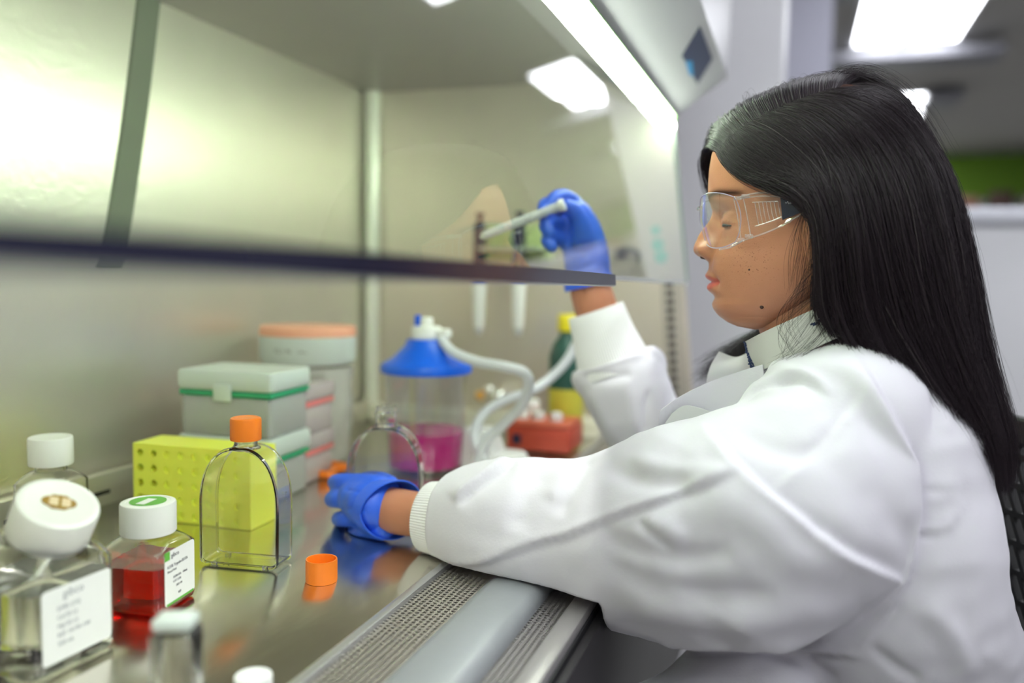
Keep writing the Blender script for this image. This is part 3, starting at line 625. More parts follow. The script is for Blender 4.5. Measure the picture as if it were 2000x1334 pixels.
MB().bbox(-0.043, 0.043, -0.058, 0.043, 0.0383, 0.047, 0.003).build('box_lid', pm('brown_red_plastic', (0.62, 0.13, 0.07), 0.4, nz=(12,0.06,(1,1,1))), rd)
for yy in (-0.03, 0.0, 0.027): MB().lathe([(0.010,0.0472),(0.010,0.058),(0.008,0.060),(0.0006,0.061)], 20, (-0.015, yy, 0)).build('tube_cap', M['wplast'], rd)
MB().bbox(-0.0475, -0.0452, 0.020, 0.034, 0.010, 0.026, 0.0008).build('latch', M['navy'], rd)
sj = G(1030, 868); sjt = empty('sample_vial', (sj.x+0.02, sj.y, 0.0005), 0, 'small clear vial with a round white cap beside the hose loop', 'vial')
MB().lathe([(0.019,0),(0.021,0.003),(0.021,0.045),(0.014,0.055),(0.0006,0.056)], 32).build('vial_body', M['clear_thin'], sjt)
MB().lathe([(0.013,0.0562),(0.014,0.058),(0.014,0.070),(0.012,0.073),(0.0006,0.074)], 32).build('cap', M['wplast'], sjt)
vv = PX(968, 768, 1.43); v = empty('gas_valve', (1.48, vv.y, vv.z), 0, 'chrome gas valve with round knobs on the far steel wall by the hoses', 'valve')
chrome = pm('chrome', (0.9,0.9,0.9), 0.06, 1.0, nz=(12,0.01,(1,1,1)))
MB().tube([(0,0,0),(-0.03,0,0),(-0.05,0,0)], 0.006, 14, 1).build('stem', chrome, v)
def ball(r, c, seg=24): return MB().lathe([(max(0.0004, r*math.sin(PI*k/14)), -r*math.cos(PI*k/14)) for k in range(15)], seg, c)
ball(0.014, (-0.052,-0.008,-0.004)).build('knob', chrome, v); ball(0.010, (-0.050,0.012,0.006)).build('knob', chrome, v)
ball(0.009, (-0.05,0.030,-0.006)).build('knob', pm('amber_plastic', (0.8,0.42,0.1), 0.4, nz=(12,0.04,(1,1,1))), v)
# ---- three flat teal discs on the far side wall -------------------------------------------------------------------------------
M['teal'] = pm('teal_spot', (0.02, 0.55, 0.42), 0.4, nz=(12,0.04,(1,1,1)))
XS = CX1-0.0006
for (px, py, r, lab) in ((1281, 450, 0.008, 'small round teal spot, topmost of the three on the far steel wall'), (1285, 478, 0.0105, 'teal spot between the other two on the far steel wall'), (1291, 502, 0.011, 'round teal spot, lowest of the three on the far steel wall')):
    p = PX(px, py, XS)
    s = MB().extrude([(p.y+r*math.cos(a), p.z+r*math.sin(a)) for a in np.linspace(0, 2*PI, 20, endpoint=False)], 'x', XS-0.0004, XS+0.0002).build('sticker', M['teal'], None, False); tag(s, lab, 'sticker')
hk = PX(1235, 497, CX1); ht = empty('wall_hook', tuple(hk), 0, 'dark curved hook on the far steel wall behind the glass', 'hook')
MB().tube([(0,0.022,0.002),(-0.012,0.018,0.006),(-0.016,0.0,0.008),(-0.014,-0.012,0.002),(-0.012,-0.012,-0.014)], [0.007,0.006,0.004,0.0035,0.002], 12, 5).build('hook_arm', pm('hook_grey', (0.10,0.11,0.10), 0.4, nz=(12,0.04,(1,1,1))), ht)
MB().lathe([(0.009,0),(0.009,0.002),(0.0006,0.0022)], 20, (0,0,0), Matrix.Translation((0.0,0.020,0)) @ Matrix.Rotation(-PI/2, 4, 'Y')).build('base_disc', M['steel_dark'], ht)
# ---- diamond sign on the hood ----------------------------------------------------------------------------------
def hoodpt(px, py, off):
    # whichever face of the hood the pixel falls on
    a = Vector((0.7, 0.1275, 0.7)); n = Vector((0, -1, -0.013)).normalized()
    b = Vector((0, 0.222, 0.556)); nb = Vector((0, -0.066, -0.094)).normalized()
    r = ray(px, py); t = (b-CAM).dot(nb)/r.dot(nb); return CAM+r*t+nb*off
dq = [hoodpt(*p, 0.0006) for p in ((1366,50),(1391,114),(1362,164),(1331,108))]
dq2 = [hoodpt(*p, 0.0009) for p in ((1338,118),(1352,118),(1354,148),(1346,146))]
cen = sum(dq, Vector())/4
sg = mesh('hazard_sign', [v-cen for v in dq], [(0,1,2,3)], pm('navy_print', (0.02,0.035,0.09), 0.4, nz=(30,0.1,(1,1,1))), None, False); sg.location = cen
tag(sg, 'small navy diamond sign with a blue corner on the hood above the glass', 'sign')
child('blue_corner', [v-cen for v in dq2], [(0,1,2,3)], pm('bright_blue_print', (0.02,0.30,0.65), 0.4, nz=(30,0.1,(1,1,1))), sg, False)
# ---- out-of-focus plastics at the near edge ------------------------------------------------------------------
p0 = D(345, 1290, 0.50)
cu = empty('plastic_cuvette', (p0.x, p0.y, 0.0005), math.radians(20), 'clear upright plastic holder, strongly out of focus, at the lower edge near the red bottle', 'holder')
hollow(MB(), 0.0115, 0.0125, 0.0, 0.070, 0.003, 0.0018).build('holder_body', M['clear'], cu)
MB().bbox(-0.0095, 0.0095, -0.0115, 0.0115, 0.0705, 0.077, 0.002).build('holder_lid', M['frost2'], cu)
p1 = G(495, 1352)
wc = ribbed_cap('small_white_cap', 0.0125, 0.012, M['wplast'], None, n=40, ribd=0.0003, M4=Matrix.Translation((p1.x, p1.y, 0.0003)))
tag(wc, 'white cap cut by the lower edge, in front of the clear plastic holder', 'cap')
# ================================================================== the person
XH = 0.847                                                         # mid-plane of the head
def hp(px, py, dx=0.0): return PX(px, py, XH+dx)
bpy.context.view_layer.update()
def blob(spheres, ell=(), voxel=0.005, it=8, extra=None):           # union of balls, voxel-remeshed and smoothed -> (verts, faces)
    bm = bmesh.new()
    for c, r in spheres: bmesh.ops.create_icosphere(bm, subdivisions=3, radius=r, matrix=Matrix.Translation(c))
    for Mx in ell: bmesh.ops.create_icosphere(bm, subdivisions=3, radius=1.0, matrix=Mx)
    me = bpy.data.meshes.new('tmp'); bm.to_mesh(me); bm.free()
    o = bpy.data.objects.new('tmp', me); COL.objects.link(o)
    r = o.modifiers.new('r', 'REMESH'); r.mode = 'VOXEL'; r.voxel_size = voxel
    s = o.modifiers.new('s', 'SMOOTH'); s.factor = 0.5; s.iterations = it
    dg = bpy.context.evaluated_depsgraph_get(); dg.update()
    m2 = bpy.data.meshes.new_from_object(o.evaluated_get(dg))
    n = len(m2.vertices); V = np.empty(n*3); m2.vertices.foreach_get('co', V); N = np.empty(n*3); m2.vertices.foreach_get('normal', N)
    F = [tuple(p.vertices) for p in m2.polygons]
    bpy.data.objects.remove(o); bpy.data.meshes.remove(me); bpy.data.meshes.remove(m2)
    return V.reshape(-1,3), N.reshape(-1,3), F
def chain(pts, step=0.22):                                          # pts: (Vector, r) -> dense balls along a smooth path
    P = [Vector((*p, r)) if False else (Vector(p), r) for p, r in pts]; out = []
    for i in range(len(P)-1):
        (a, ra), (b, rb) = P[i], P[i+1]; p0, r0 = P[max(i-1,0)]; p3, r3 = P[min(i+2, len(P)-1)]
        n = max(1, int((b-a).length/(min(ra, rb)*step)))
        for k in range(n):
            t = k/n; h = lambda w, x, y, z: 0.5*((2*x)+(y-w)*t+(2*w-5*x+4*y-z)*t*t+(3*x-w-3*y+z)*t**3)
            out.append((h(p0, a, b, p3), h(r0, ra, rb, r3)))
    out.append(P[-1]); return out
def pc(l): return chain([(D(x, y, d), r*d/FPX) for x, y, d, r in l])
per = empty('person', (XH, -0.1, FL), 0, 'person with long dark hair in a white lab coat, reaching into the steel cabinet', 'person')
per_in = per.matrix_world.inverted()
def pch(name, V, F, m, parent=per, smooth=True, sharp=None):
    o = child(name, [(v[0]-XH, v[1]+0.1, v[2]-FL) for v in V], F, m, parent, smooth, sharp)
    return o
# ---------------------------------------------------------------- head
KS = PX(1560, 500, XH).z - PX(1560, 501, XH).z                      # metres per pixel row on the head's mid-plane
def zr(py): return PX(1560, py, XH).z
def yr(px, py): return PX(px, py, XH).y
rows_py = np.concatenate([np.linspace(172, 300, 26), np.linspace(303, 420, 34), np.linspace(422, 520, 58), np.linspace(521, 600, 56), np.linspace(602, 646, 26)])
def ip(x, tab): xs = [a for a, b in tab]; ys = [b for a, b in tab]; return float(np.interp(x, xs, ys))
def ips(x, tab, sg): return sum(w_*ip(x+o_*sg, tab) for o_, w_ in ((-1.6,.1),(-.8,.22),(0,.36),(.8,.22),(1.6,.1)))
front = [(172,1615),(178,1560),(190,1505),(210,1455),(240,1418),(270,1400),(300,1391),(330,1386),(360,1384),(378,1384),(395,1387),(412,1393),(430,1398),(450,1401),(470,1402),(490,1397),(504,1388),(516,1385),(530,1385),(552,1389),(570,1391),(584,1394),(597,1393),(607,1396),(621,1405),(634,1422),(641,1440),(646,1470)]
noser = [(395,0),(412,3),(425,11),(438,22),(449,32),(460,39),(470,43),(477,45),(483,45.5),(489,44.5),(494,41),(499,34),(504,22),(509,9),(514,0)]
back = [(172,1640),(178,1680),(190,1718),(210,1752),(240,1778),(280,1797),(330,1806),(380,1806),(430,1796),(470,1770),(500,1740),(520,1690),(540,1655),(560,1632),(580,1612),(600,1590),(620,1565),(634,1535),(641,1510),(646,1480)]
width = [(172,0.004),(176,0.018),(182,0.030),(190,0.040),(205,0.052),(225,0.0615),(250,0.068),(290,0.0735),(340,0.0750),(380,0.0735),(420,0.0720),(460,0.0710),(500,0.0685),(540,0.0640),(570,0.0590),(595,0.0530),(615,0.0450),(630,0.0350),(640,0.0240),(646,0.006)]
NC = 200
th = []
for i in range(NC):
    s_ = i/NC*2-1                                                   # -1..1, 0 = front
    th.append(PI*(0.45*s_+0.55*s_**3))
V = []; T = []
sk_top = zr(172)
for py in rows_py:
    z = zr(py); mid_ = 190 < py < 640; yf = yr(ips(py, front, 2.5 if mid_ else 0), py); yb = yr(ips(py, back, 11 if 200 < py < 620 else 0), py); w = ips(py, width, 11 if 200 < py < 620 else 0)
    nz_ = ips(py, noser, 3.0)*KS*0.98
    yc = yb + (yf-yb)*ips(py, [(172,0.5),(300,0.42),(420,0.42),(500,0.36),(580,0.30),(646,0.45)], 14)
    ex = ips(py, [(172,1.0),(300,0.89),(430,0.89),(520,0.91),(600,0.95),(646,1.0)], 14)
    for a in th:
        c, s_ = math.cos(a), math.sin(a)
        x = w*math.copysign(abs(s_)**ex, s_)
        if c >= 0: y = yc+(yf-yc)*c**ex
        else: y = yc-(yc-yb)*abs(c)**0.92
        ax = abs(x); fr = max(0.0, c)
        if fr > 0:
            sg = ip(py, [(395,0.0065),(430,0.0085),(455,0.0120),(470,0.0155),(485,0.0190),(505,0.0185)])
            y += nz_*math.exp(-(ax/sg)**2.4)
            g = lambda cx, cy, sx, sy: math.exp(-((ax-cx)/sx)**2-((py-cy)*KS/sy)**2)
            y += 0.0035*g(0.0160, 491, 0.0050, 0.0078)               # nostril wings
            x += math.copysign(0.0045*g(0.0150, 490, 0.0065, 0.0080), x); y -= 0.0012*g(0.0235, 489, 0.0040, 0.0095)               # nostril hollow
            y -= 0.0088*g(0.0270, 428, 0.0190, 0.0130)               # eye socket
            y += 0.0068*g(0.0310, 434, 0.0105, 0.0080)               # lids over the eyeball
            y -= 0.0022*g(0.0310, 417, 0.0120, 0.0020)
            y -= 0.0018*g(0.0310, 447, 0.0120, 0.0022)
            y += 0.0030*g(0.0270, 392, 0.0170, 0.0070)               # brow
            y += 0.0022*g(0.0480, 475, 0.0180, 0.0170)               # cheek
            y -= 0.0014*g(0.0215, 512, 0.0050, 0.0120)               # crease beside the mouth
            lw_ = max(0.0, 1-(ax/0.0265)**2)
            y += lw_*0.0046*math.exp(-((py-542)*KS/0.0044)**2)
            y += lw_*0.0048*math.exp(-((py-566)*KS/0.0052)**2)
            y -= (0.35+0.65*lw_)*0.0028*math.exp(-((py-553.5)*KS/0.0014)**2)*(1 if ax < 0.028 else math.exp(-((ax-0.028)/0.004)**2))
            y -= 0.0030*g(0.0275, 553, 0.0045, 0.0050)
            y -= 0.0020*g(0.0, 584, 0.018, 0.004)
            y += 0.0016*g(0.0, 606, 0.016, 0.009)
        V.append((XH+x, y, z))
        lip = 0.0
        if fr > 0 and ax < 0.0275:
            up = 538+4*(ax/0.0275)**2*2.4 + (2.0*math.exp(-(ax/0.003)**2)); lo = 575-17*(ax/0.0275)**2
            lip = 1/(1+math.exp(-(py-up)*1.2))*1/(1+math.exp((py-lo)*0.9))
        brow = 0.0
        if fr > 0: brow = 1.0*math.exp(-((py-(388+0.0*ax-6*math.exp(-((ax-0.038)/0.014)**2)))*KS/0.0036)**2)*(1/(1+math.exp(-(ax-0.011)*900)))*(1/(1+math.exp((ax-0.058)*700)))
        T.append((lip, brow))
nr = len(rows_py)
F = []
for k in range(nr-1):
    for i in range(NC): F.append((k*NC+i, (k+1)*NC+i, (k+1)*NC+(i+1)%NC, k*NC+(i+1)%NC))
F.append(tuple(range(NC))); F.append(tuple((nr-1)*NC+i for i in range(NC-1, -1, -1)))
head_n = len(V)
head = MB(); head.V = V; head.F = F
# neck, torso, arms: one skin surface with the head
nk = [(hp(1560,560),0.050),(hp(1585,620),0.050),(hp(1620,690),0.054),(hp(1660,760),0.062)]
bodyballs = chain(nk) + pc([(1690,860,.80,110),(1715,1050,.80,140),(1720,1300,.80,150),(1710,1500,.80,150)])
bodyballs += pc([(1660,830,.74,70),(1600,960,.72,75),(1500,1060,.73,75),(1300,1060,.765,75),(1100,1040,.81,62),(950,1020,.842,54),(870,1012,.862,48),(815,1005,.876,45),(775,998,.886,46),(735,985,.90,40),(705,975,.905,30)])
bodyballs += pc([(1560,850,.98,80),(1420,860,1.03,65),(1290,890,1.06,58),(1250,840,1.07,52),(1215,740,1.08,48),(1180,650,1.085,44),(1160,590,1.08,43),(1150,550,1.08,40),(1135,480,1.08,28)])
bv, bn, bf = blob(bodyballs, voxel=0.006, it=6)
# scalp above the hairline is hair-coloured
hl = [(1385,250),(1392,285),(1402,300),(1416,324),(1448,348),(1498,364),(1552,380),(1592,412),(1604,480),(1604,560)]
for k in range(head_n):
    py_ = float(rows_py[k//NC]); y_ = V[k][1]; px_ = 1560 - (y_-hp(1560, 500).y)/(hp(1559,500).y-hp(1560,500).y)
    lim = float(np.interp(px_, [a for a, b in hl], [b for a, b in hl])) if px_ < 1604 else 1000
    if px_ < 1385: lim = 0
    if py_ < lim-3: T[k] = (0.0, 0.98)
n0 = len(head.V); head.add([tuple(v) for v in bv], bf); T += [(0.0, 0.0)]*len(bv)
# near and far ear
for s in (-1, 1):
    for (cx, cy, rx, ry, th_) in ((1603, 462, 0.017, 0.030, 0.008), (1596, 500, 0.0085, 0.011, 0.006)):
        c = PX(cx, cy, XH); q = MB().lathe([(max(1e-4, math.sin(PI*k/14)), -math.cos(PI*k/14)) for k in range(15)], 24)
        q.V = [(XH+s*0.0735+v[0]*th_, c.y+v[1]*rx, c.z+v[2]*ry) for v in q.V]
        head.add(q.V, q.F); T += [(0.0, 0.0)]*len(q.V)
skin = pm('brown_skin', (0.56, 0.235, 0.115), 0.42, spec=0.45, sss=0.18)
def skin_nodes(m):
    nt = m.node_tree; b = nt.nodes['Principled BSDF']
    at = nt.nodes.new('ShaderNodeAttribute'); at.attribute_name = 'tint'; sp = nt.nodes.new('ShaderNodeSeparateColor'); nt.links.new(at.outputs['Color'], sp.inputs[0])
    tc = nt.nodes.new('ShaderNodeTexCoord')
    nz = nt.nodes.new('ShaderNodeTexNoise'); nz.inputs['Scale'].default_value = 26; nz.inputs['Detail'].default_value = 5; nt.links.new(tc.outputs['Object'], nz.inputs['Vector'])
    def mixc(f, A, B, fac=None):
        n = nt.nodes.new('ShaderNodeMix'); n.data_type = 'RGBA'
        for key, v in (('A', A), ('B', B)):
            if isinstance(v, tuple): n.inputs[key].default_value = (*v, 1)
            else: nt.links.new(v, n.inputs[key])
        nt.links.new(f, n.inputs['Factor']); return n.outputs['Result']
    c = mixc(nz.outputs[0], (0.47, 0.185, 0.10), (0.58, 0.265, 0.16))
    # freckles
    vo = nt.nodes.new('ShaderNodeTexVoronoi'); vo.inputs['Scale'].default_value = 400; nt.links.new(tc.outputs['Object'], vo.inputs['Vector'])
    cr = nt.nodes.new('ShaderNodeMapRange'); cr.inputs[1].default_value = 0.16; cr.inputs[2].default_value = 0.34; cr.inputs[3].default_value = 1; cr.inputs[4].default_value = 0; nt.links.new(vo.outputs['Distance'], cr.inputs[0])
    n2 = nt.nodes.new('ShaderNodeTexNoise'); n2.inputs['Scale'].default_value = 130; nt.links.new(tc.outputs['Object'], n2.inputs['Vector'])
    m2 = nt.nodes.new('ShaderNodeMapRange'); m2.inputs[1].default_value = 0.44; m2.inputs[2].default_value = 0.60; nt.links.new(n2.outputs[0], m2.inputs[0])
    mu = nt.nodes.new('ShaderNodeMath'); mu.operation = 'MULTIPLY'; nt.links.new(cr.outputs[0], mu.inputs[0]); nt.links.new(m2.outputs[0], mu.inputs[1])
    mu2 = nt.nodes.new('ShaderNodeMath'); mu2.operation = 'MULTIPLY'; nt.links.new(mu.outputs[0], mu2.inputs[0]); nt.links.new(sp.outputs[2], mu2.inputs[1])
    c = mixc(mu2.outputs[0], c, (0.30, 0.115, 0.065))
    c = mixc(sp.outputs[0], c, (0.56, 0.115, 0.090))
    c = mixc(sp.outputs[1], c, (0.035, 0.018, 0.015))
    nt.links.new(c, b.inputs['Base Color'])
    mr = nt.nodes.new('ShaderNodeMapRange'); mr.inputs[3].default_value = 0.42; mr.inputs[4].default_value = 0.95; nt.links.new(sp.outputs[1], mr.inputs[0]); nt.links.new(mr.outputs[0], b.inputs['Roughness'])
    ms = nt.nodes.new('ShaderNodeMapRange'); ms.inputs[3].default_value = 0.45; ms.inputs[4].default_value = 0.05; nt.links.new(sp.outputs[1], ms.inputs[0]); nt.links.new(ms.outputs[0], b.inputs['Specular IOR Level'])
    v3 = nt.nodes.new('ShaderNodeTexNoise'); v3.inputs['Scale'].default_value = 900; nt.links.new(tc.outputs['Object'], v3.inputs['Vector'])
    bp = nt.nodes.new('ShaderNodeBump'); bp.inputs['Distance'].default_value = 0.00018; nt.links.new(v3.outputs[0], bp.inputs['Height']); nt.links.new(bp.outputs[0], b.inputs['Normal'])
skin_nodes(skin)
body = pch('body', head.V, head.F, skin)
ca = body.data.color_attributes.new('tint', 'FLOAT_COLOR', 'POINT')
arr = np.zeros((len(head.V), 4)); arr[:, 3] = 1
arr[:, 0] = [t[0] for t in T]; arr[:, 1] = [t[1] for t in T]
HV = np.array(head.V); hx, hy, hd_ = proj(HV)
fz = np.exp(-((hx-1472)/60)**2-((hy-508)/42)**2)*1.0; fz[head_n:] = 0
arr[:, 2] = fz; ca.data.foreach_set('color', arr.ravel())
def surf(px, py):                                                   # point and normal of the near side of the face under a pixel
    d = (hx[:head_n]-px)**2+(hy[:head_n]-py)**2; m_ = HV[:head_n, 0] < XH-0.002; d = np.where(m_, d, 1e9); i = int(d.argmin()); return Vector(HV[i])
def bump_spot(px, py, r, name, col, lab):
    p = surf(px, py); p = p + (CAM-p).normalized()*0.0002
    q = MB().lathe([(max(1e-5, r*math.sin(PI*k/8)), -r*0.5*math.cos(PI*k/8)) for k in range(9)], 14, tuple(p), Matrix.Rotation(PI/2, 4, 'Y'))
    o = pch(name, q.V, q.F, col); o['label'] = lab
mole = pm('mole_brown', (0.055, 0.022, 0.015), 0.6, nz=(90,0.1,(1,1,1)))
bump_spot(1489, 600, 0.0018, 'mole', mole, 'dark mole on the jaw')
bump_spot(1465, 527, 0.0009, 'mole', mole, 'small mole on the cheek')
nd = pm('nostril_dark', (0.05, 0.015, 0.012), 0.8, nz=(90,0.1,(1,1,1)))
for s_ in (-1, 1):
    c = hp(1380, 503); q = MB().lathe([(max(1e-5, math.sin(PI*j/8)), -math.cos(PI*j/8)) for j in range(9)], 14)
    pch('nostril', [(XH+s_*0.0105+v[0]*0.0032, c.y+v[1]*0.0052, c.z+v[2]*0.0022) for v in q.V], q.F, nd)
# eye: ball, iris, lashes (near side and its twin)
eyew = pm('eye_white', (0.80, 0.74, 0.70), 0.15, nz=(90,0.03,(1,1,1))); iris = pm('dark_iris', (0.03, 0.014, 0.008), 0.1, nz=(90,0.1,(1,1,1)))
for s in (-1, 1):
    ec = PX(1437, 437, XH); c = Vector((XH+s*0.0305, ec.y-0.0050, ec.z)); R = 0.0118
    q = MB().lathe([(max(1e-5, R*math.sin(PI*k/18)), -R*math.cos(PI*k/18)) for k in range(19)], 32, tuple(c)); e = pch('eyeball', q.V, q.F, eyew)
    Rm = Matrix.Rotation(math.radians(-90-24), 4, 'X')
    q = MB().lathe([(0.0056, R-0.0014), (0.0050, R-0.0004), (0.0030, R+0.0003), (0.0004, R+0.0005)], 24, tuple(c), Rm); 
    o = child('iris', [(v[0]-XH, v[1]+0.1, v[2]-FL) for v in q.V], q.F, iris, e)
    for (p0, p1, nm) in ((0.0, 1.86, 'upper_eyelid'), (2.20, PI, 'lower_eyelid')):
        pr = [(max(1e-5, (R+0.0009)*math.sin(p0+(p1-p0)*j/12)), (R+0.0009)*math.cos(p0+(p1-p0)*j/12)) for j in range(13)]
        q = MB().lathe(pr, 36, tuple(c)); q.F = q.F[:-2]; pch(nm, q.V, q.F, skin)
    pts = []
    for k in range(9):
        a = -1.15+2.3*k/8; pts.append(c + Vector((s*math.sin(a)*0.0124, math.cos(a)*0.0132+0.0006, -0.0036-0.0010*abs(math.sin(a))**2)))
    q = MB().tube(pts, [0.0004,0.0013,0.0016,0.0014,0.0005], 8, 3); pch('eyelashes', q.V, q.F, M['black'])

# ---------------------------------------------------------------- gloves
M['glove'] = pm('blue_nitrile', (0.030, 0.13, 0.80), 0.40, spec=0.5, sss=0.05, nz=(30,0.06,(1,1,1)), bump=(160, 0.0003, (1,1,1)))
def crease(V, N, lines, mask=None):                                 # lines: (pixel polyline, width px, amplitude m, kind)
    px, py, _ = proj(V); C = np.array(CAM); vw = C-V; vw /= np.linalg.norm(vw, axis=1)[:, None]
    fac = np.clip(((vw*N).sum(1)-0.02)/0.25, 0, 1); dsp = np.zeros(len(V))
    for pl, w_, am, kind in lines:
        best = np.full(len(V), 1e9); sgn = np.zeros(len(V)); tt = np.zeros(len(V)); L = 0
        P = np.array(catm2(pl, 6)); seg = np.linalg.norm(np.diff(P, axis=0), axis=1); tot = seg.sum()
        for (a, b, sl) in zip(P[:-1], P[1:], seg):
            d = b-a; t = np.clip(((px-a[0])*d[0]+(py-a[1])*d[1])/(sl*sl+1e-9), 0, 1)
            ex_, ey_ = px-a[0]-t*d[0], py-a[1]-t*d[1]; di = np.hypot(ex_, ey_); cr_ = np.sign(d[0]*(py-a[1])-d[1]*(px-a[0]))
            m_ = di < best; best[m_] = di[m_]; sgn[m_] = cr_[m_]; tt[m_] = (L+t[m_]*sl)/tot; L += sl
        en = np.clip(np.minimum(tt, 1-tt)*6, 0, 1)**0.7
        x = best/w_
        if kind == 'ridge': pr_ = np.exp(-x*x)
        elif kind in ('fold', 'foldr'):
            ss = sgn*(1 if kind == 'foldr' else -1); pr_ = np.where(ss > 0, np.exp(-(x/1.1)**1.2), 0.75*np.exp(-(x/0.9)**1.2))*np.tanh(ss*best/3.0)*1.5
        elif kind == 'step': pr_ = np.exp(-x*0.8)*np.where(sgn > 0, 1, -0.15)*np.clip(x*3, 0.0, 1) # sharp drop on one side (positive = below/right of the line direction)
        else: pr_ = np.exp(-x*x)
        dsp += am*pr_*en
    return V + N*(dsp*fac)[:, None]
def catm2(pl, sub):
    return [(p.x, p.y) for p in catmull([(a, b, 0) for a, b in pl], sub)] if len(pl) > 2 else [tuple(map(float, p)) for p in pl]
def fing(l): return chain([(D(x, y, d), r*d/FPX) for x, y, d, r in l], 0.3)
L = []
L += fing([(728,988,.891,46),(718,982,.895,46),(712,978,.900,44),(698,972,.905,38)])
L += fing([(735,958,.897,32),(712,948,.903,24),(690,943,.910,19),(668,941,.915,17),(655,942,.928,15.5),(662,945,.953,14),(684,948,.964,13)])
L += fing([(728,985,.893,34),(705,980,.899,25),(682,976,.905,19.5),(660,974,.910,18),(650,975,.926,16.5),(658,977,.953,15),(680,980,.964,13)])
L += fing([(730,1010,.893,32),(710,1010,.899,22),(690,1012,.905,17.5),(671,1013,.910,16),(662,1014,.926,15),(670,1014,.953,14),(690,1014,.963,12.5)])
L += fing([(745,1030,.890,26),(725,1036,.898,17),(708,1040,.905,14),(694,1041,.915,13),(688,1040,.932,12.5),(696,1038,.952,12)])
L += fing([(760,950,.905,22),(745,938,.925,17),(728,934,.945,15),(712,934,.963,13)])
gv, gn, gf = blob(L, voxel=0.0019, it=4)
gl = []
rnd = random.Random(3)
for k in range(9):
    x = 715+k*5.5
    gl.append(([(x+38-k*2, 940+k*2), (x+4, 962+k), (x-8+k, 1000), (x+6+k, 1035+k), (x+30+k, 1054)], 4.0, 0.0013*(0.6+0.6*rnd.random()), 'ridge'))
for (x0, y0, x1, y1) in ((690,958,722,968),(684,994,716,997),(692,1026,720,1028)):
    gl.append(([(x0-18,y0-1),(x0,y0),(x1,y1)], 3.0, -0.0016, 'ridge'))
gv = crease(gv, gn, gl); gv[:, 2] = np.maximum(gv[:, 2], 0.0012)
glove = pch('glove', gv, gf, M['glove'])
glove['label'] = 'blue glove gripping the uncapped flask'
def cuff_ring(c, ax, r, ob=0.0, n=48, amp=0.0, up=None, sq=1.0, flare=0.0):
    ax = Vector(ax).normalized(); e1 = ax.cross(Vector((0,0,1))).normalized(); e2 = e1.cross(ax)
    return [c + (e1*math.cos(2*PI*i/n)+e2*math.sin(2*PI*i/n)*sq)*(r+amp*mn.noise(Vector((math.cos(2*PI*i/n)*2.2, math.sin(2*PI*i/n)*2.2, ob*7)))) for i in range(n)]
# rolled open end of the glove around the wrist: slanted so its far side reaches further up the arm
wax = (D(830,1003,.868)-D(740,985,.895)).normalized()
g0 = D(750,992,.887)
def slanted(c, r, slant, shift, n=60):
    e1 = wax.cross(Vector((0,0,1))).normalized(); e2 = e1.cross(wax); out = []
    for i in range(n):
        a = 2*PI*i/n; p = c + (e1*math.cos(a)+e2*math.sin(a))*r
        toward = -(p-c).dot((CAM-c).normalized())/r + 0.55*max(0, (p-c).z/r); out.append(p + wax*(shift+slant*toward))
    return out
gm = MB(); gm.loft([slanted(g0, 0.0285, 0.010, -0.012), slanted(g0, 0.0300, 0.013, -0.004), slanted(g0, 0.0312, 0.017, 0.003), slanted(g0, 0.0318, 0.021, 0.009), slanted(g0, 0.0306, 0.021, 0.0095), slanted(g0, 0.0285, 0.012, -0.008)], caps=False)
o = child('glove_cuff', [(v[0]-XH, v[1]+0.1, v[2]-FL) for v in gm.V], gm.F, M['glove'], glove)
# raised hand
L = []
L += fing([(1150,545,1.08,44),(1147,515,1.08,45),(1142,482,1.08,44),(1134,450,1.08,40),(1125,422,1.08,32)])
L += fing([(1128,420,1.085,24),(1118,396,1.08,18),(1103,385,1.065,15.5),(1086,386,1.052,14.5),(1076,398,1.048,13.5)])
L += fing([(1120,435,1.085,24),(1098,410,1.085,17),(1076,399,1.07,16),(1064,404,1.052,15),(1063,418,1.044,13.5)])
L += fing([(1118,450,1.075,24),(1096,440,1.07,17),(1076,434,1.055,16),(1066,442,1.045,14.5),(1074,454,1.04,13)])
L += fing([(1120,480,1.075,24),(1100,470,1.07,16),(1080,464,1.055,14.5),(1069,470,1.045,13.5),(1078,482,1.04,12)])
L += fing([(1140,470,1.06,26),(1134,436,1.05,18),(1122,412,1.045,16),(1108,402,1.042,14)])
gv, gn, gf = blob(L, voxel=0.0021, it=4)
gv = crease(gv, gn, [([(1160,500),(1130,520),(1105,540)], 5, 0.0012, 'ridge'), ([(1175,520),(1140,535),(1110,552)], 5, 0.0014, 'ridge'), ([(1150,470),(1120,490),(1095,510)], 5, -0.0010, 'ridge')])
glove2 = pch('glove', gv, gf, M['glove']); glove2['label'] = 'blue glove of the raised hand holding a pipette'
ax2 = (D(1165,600,1.083)-D(1140,500,1.08)).normalized(); c2 = D(1147,540,1.08)
gm = MB(); gm.loft([cuff_ring(c2-ax2*0.012, ax2, 0.0275), cuff_ring(c2, ax2, 0.0300, 1, amp=0.002), cuff_ring(c2+ax2*0.012, ax2, 0.0325, 2, amp=0.003), cuff_ring(c2+ax2*0.0125, ax2, 0.0312, 2, amp=0.003), cuff_ring(c2-ax2*0.008, ax2, 0.0275)], caps=False)
child('glove_cuff', [(v[0]-XH, v[1]+0.1, v[2]-FL) for v in gm.V], gm.F, M['glove'], glove2)
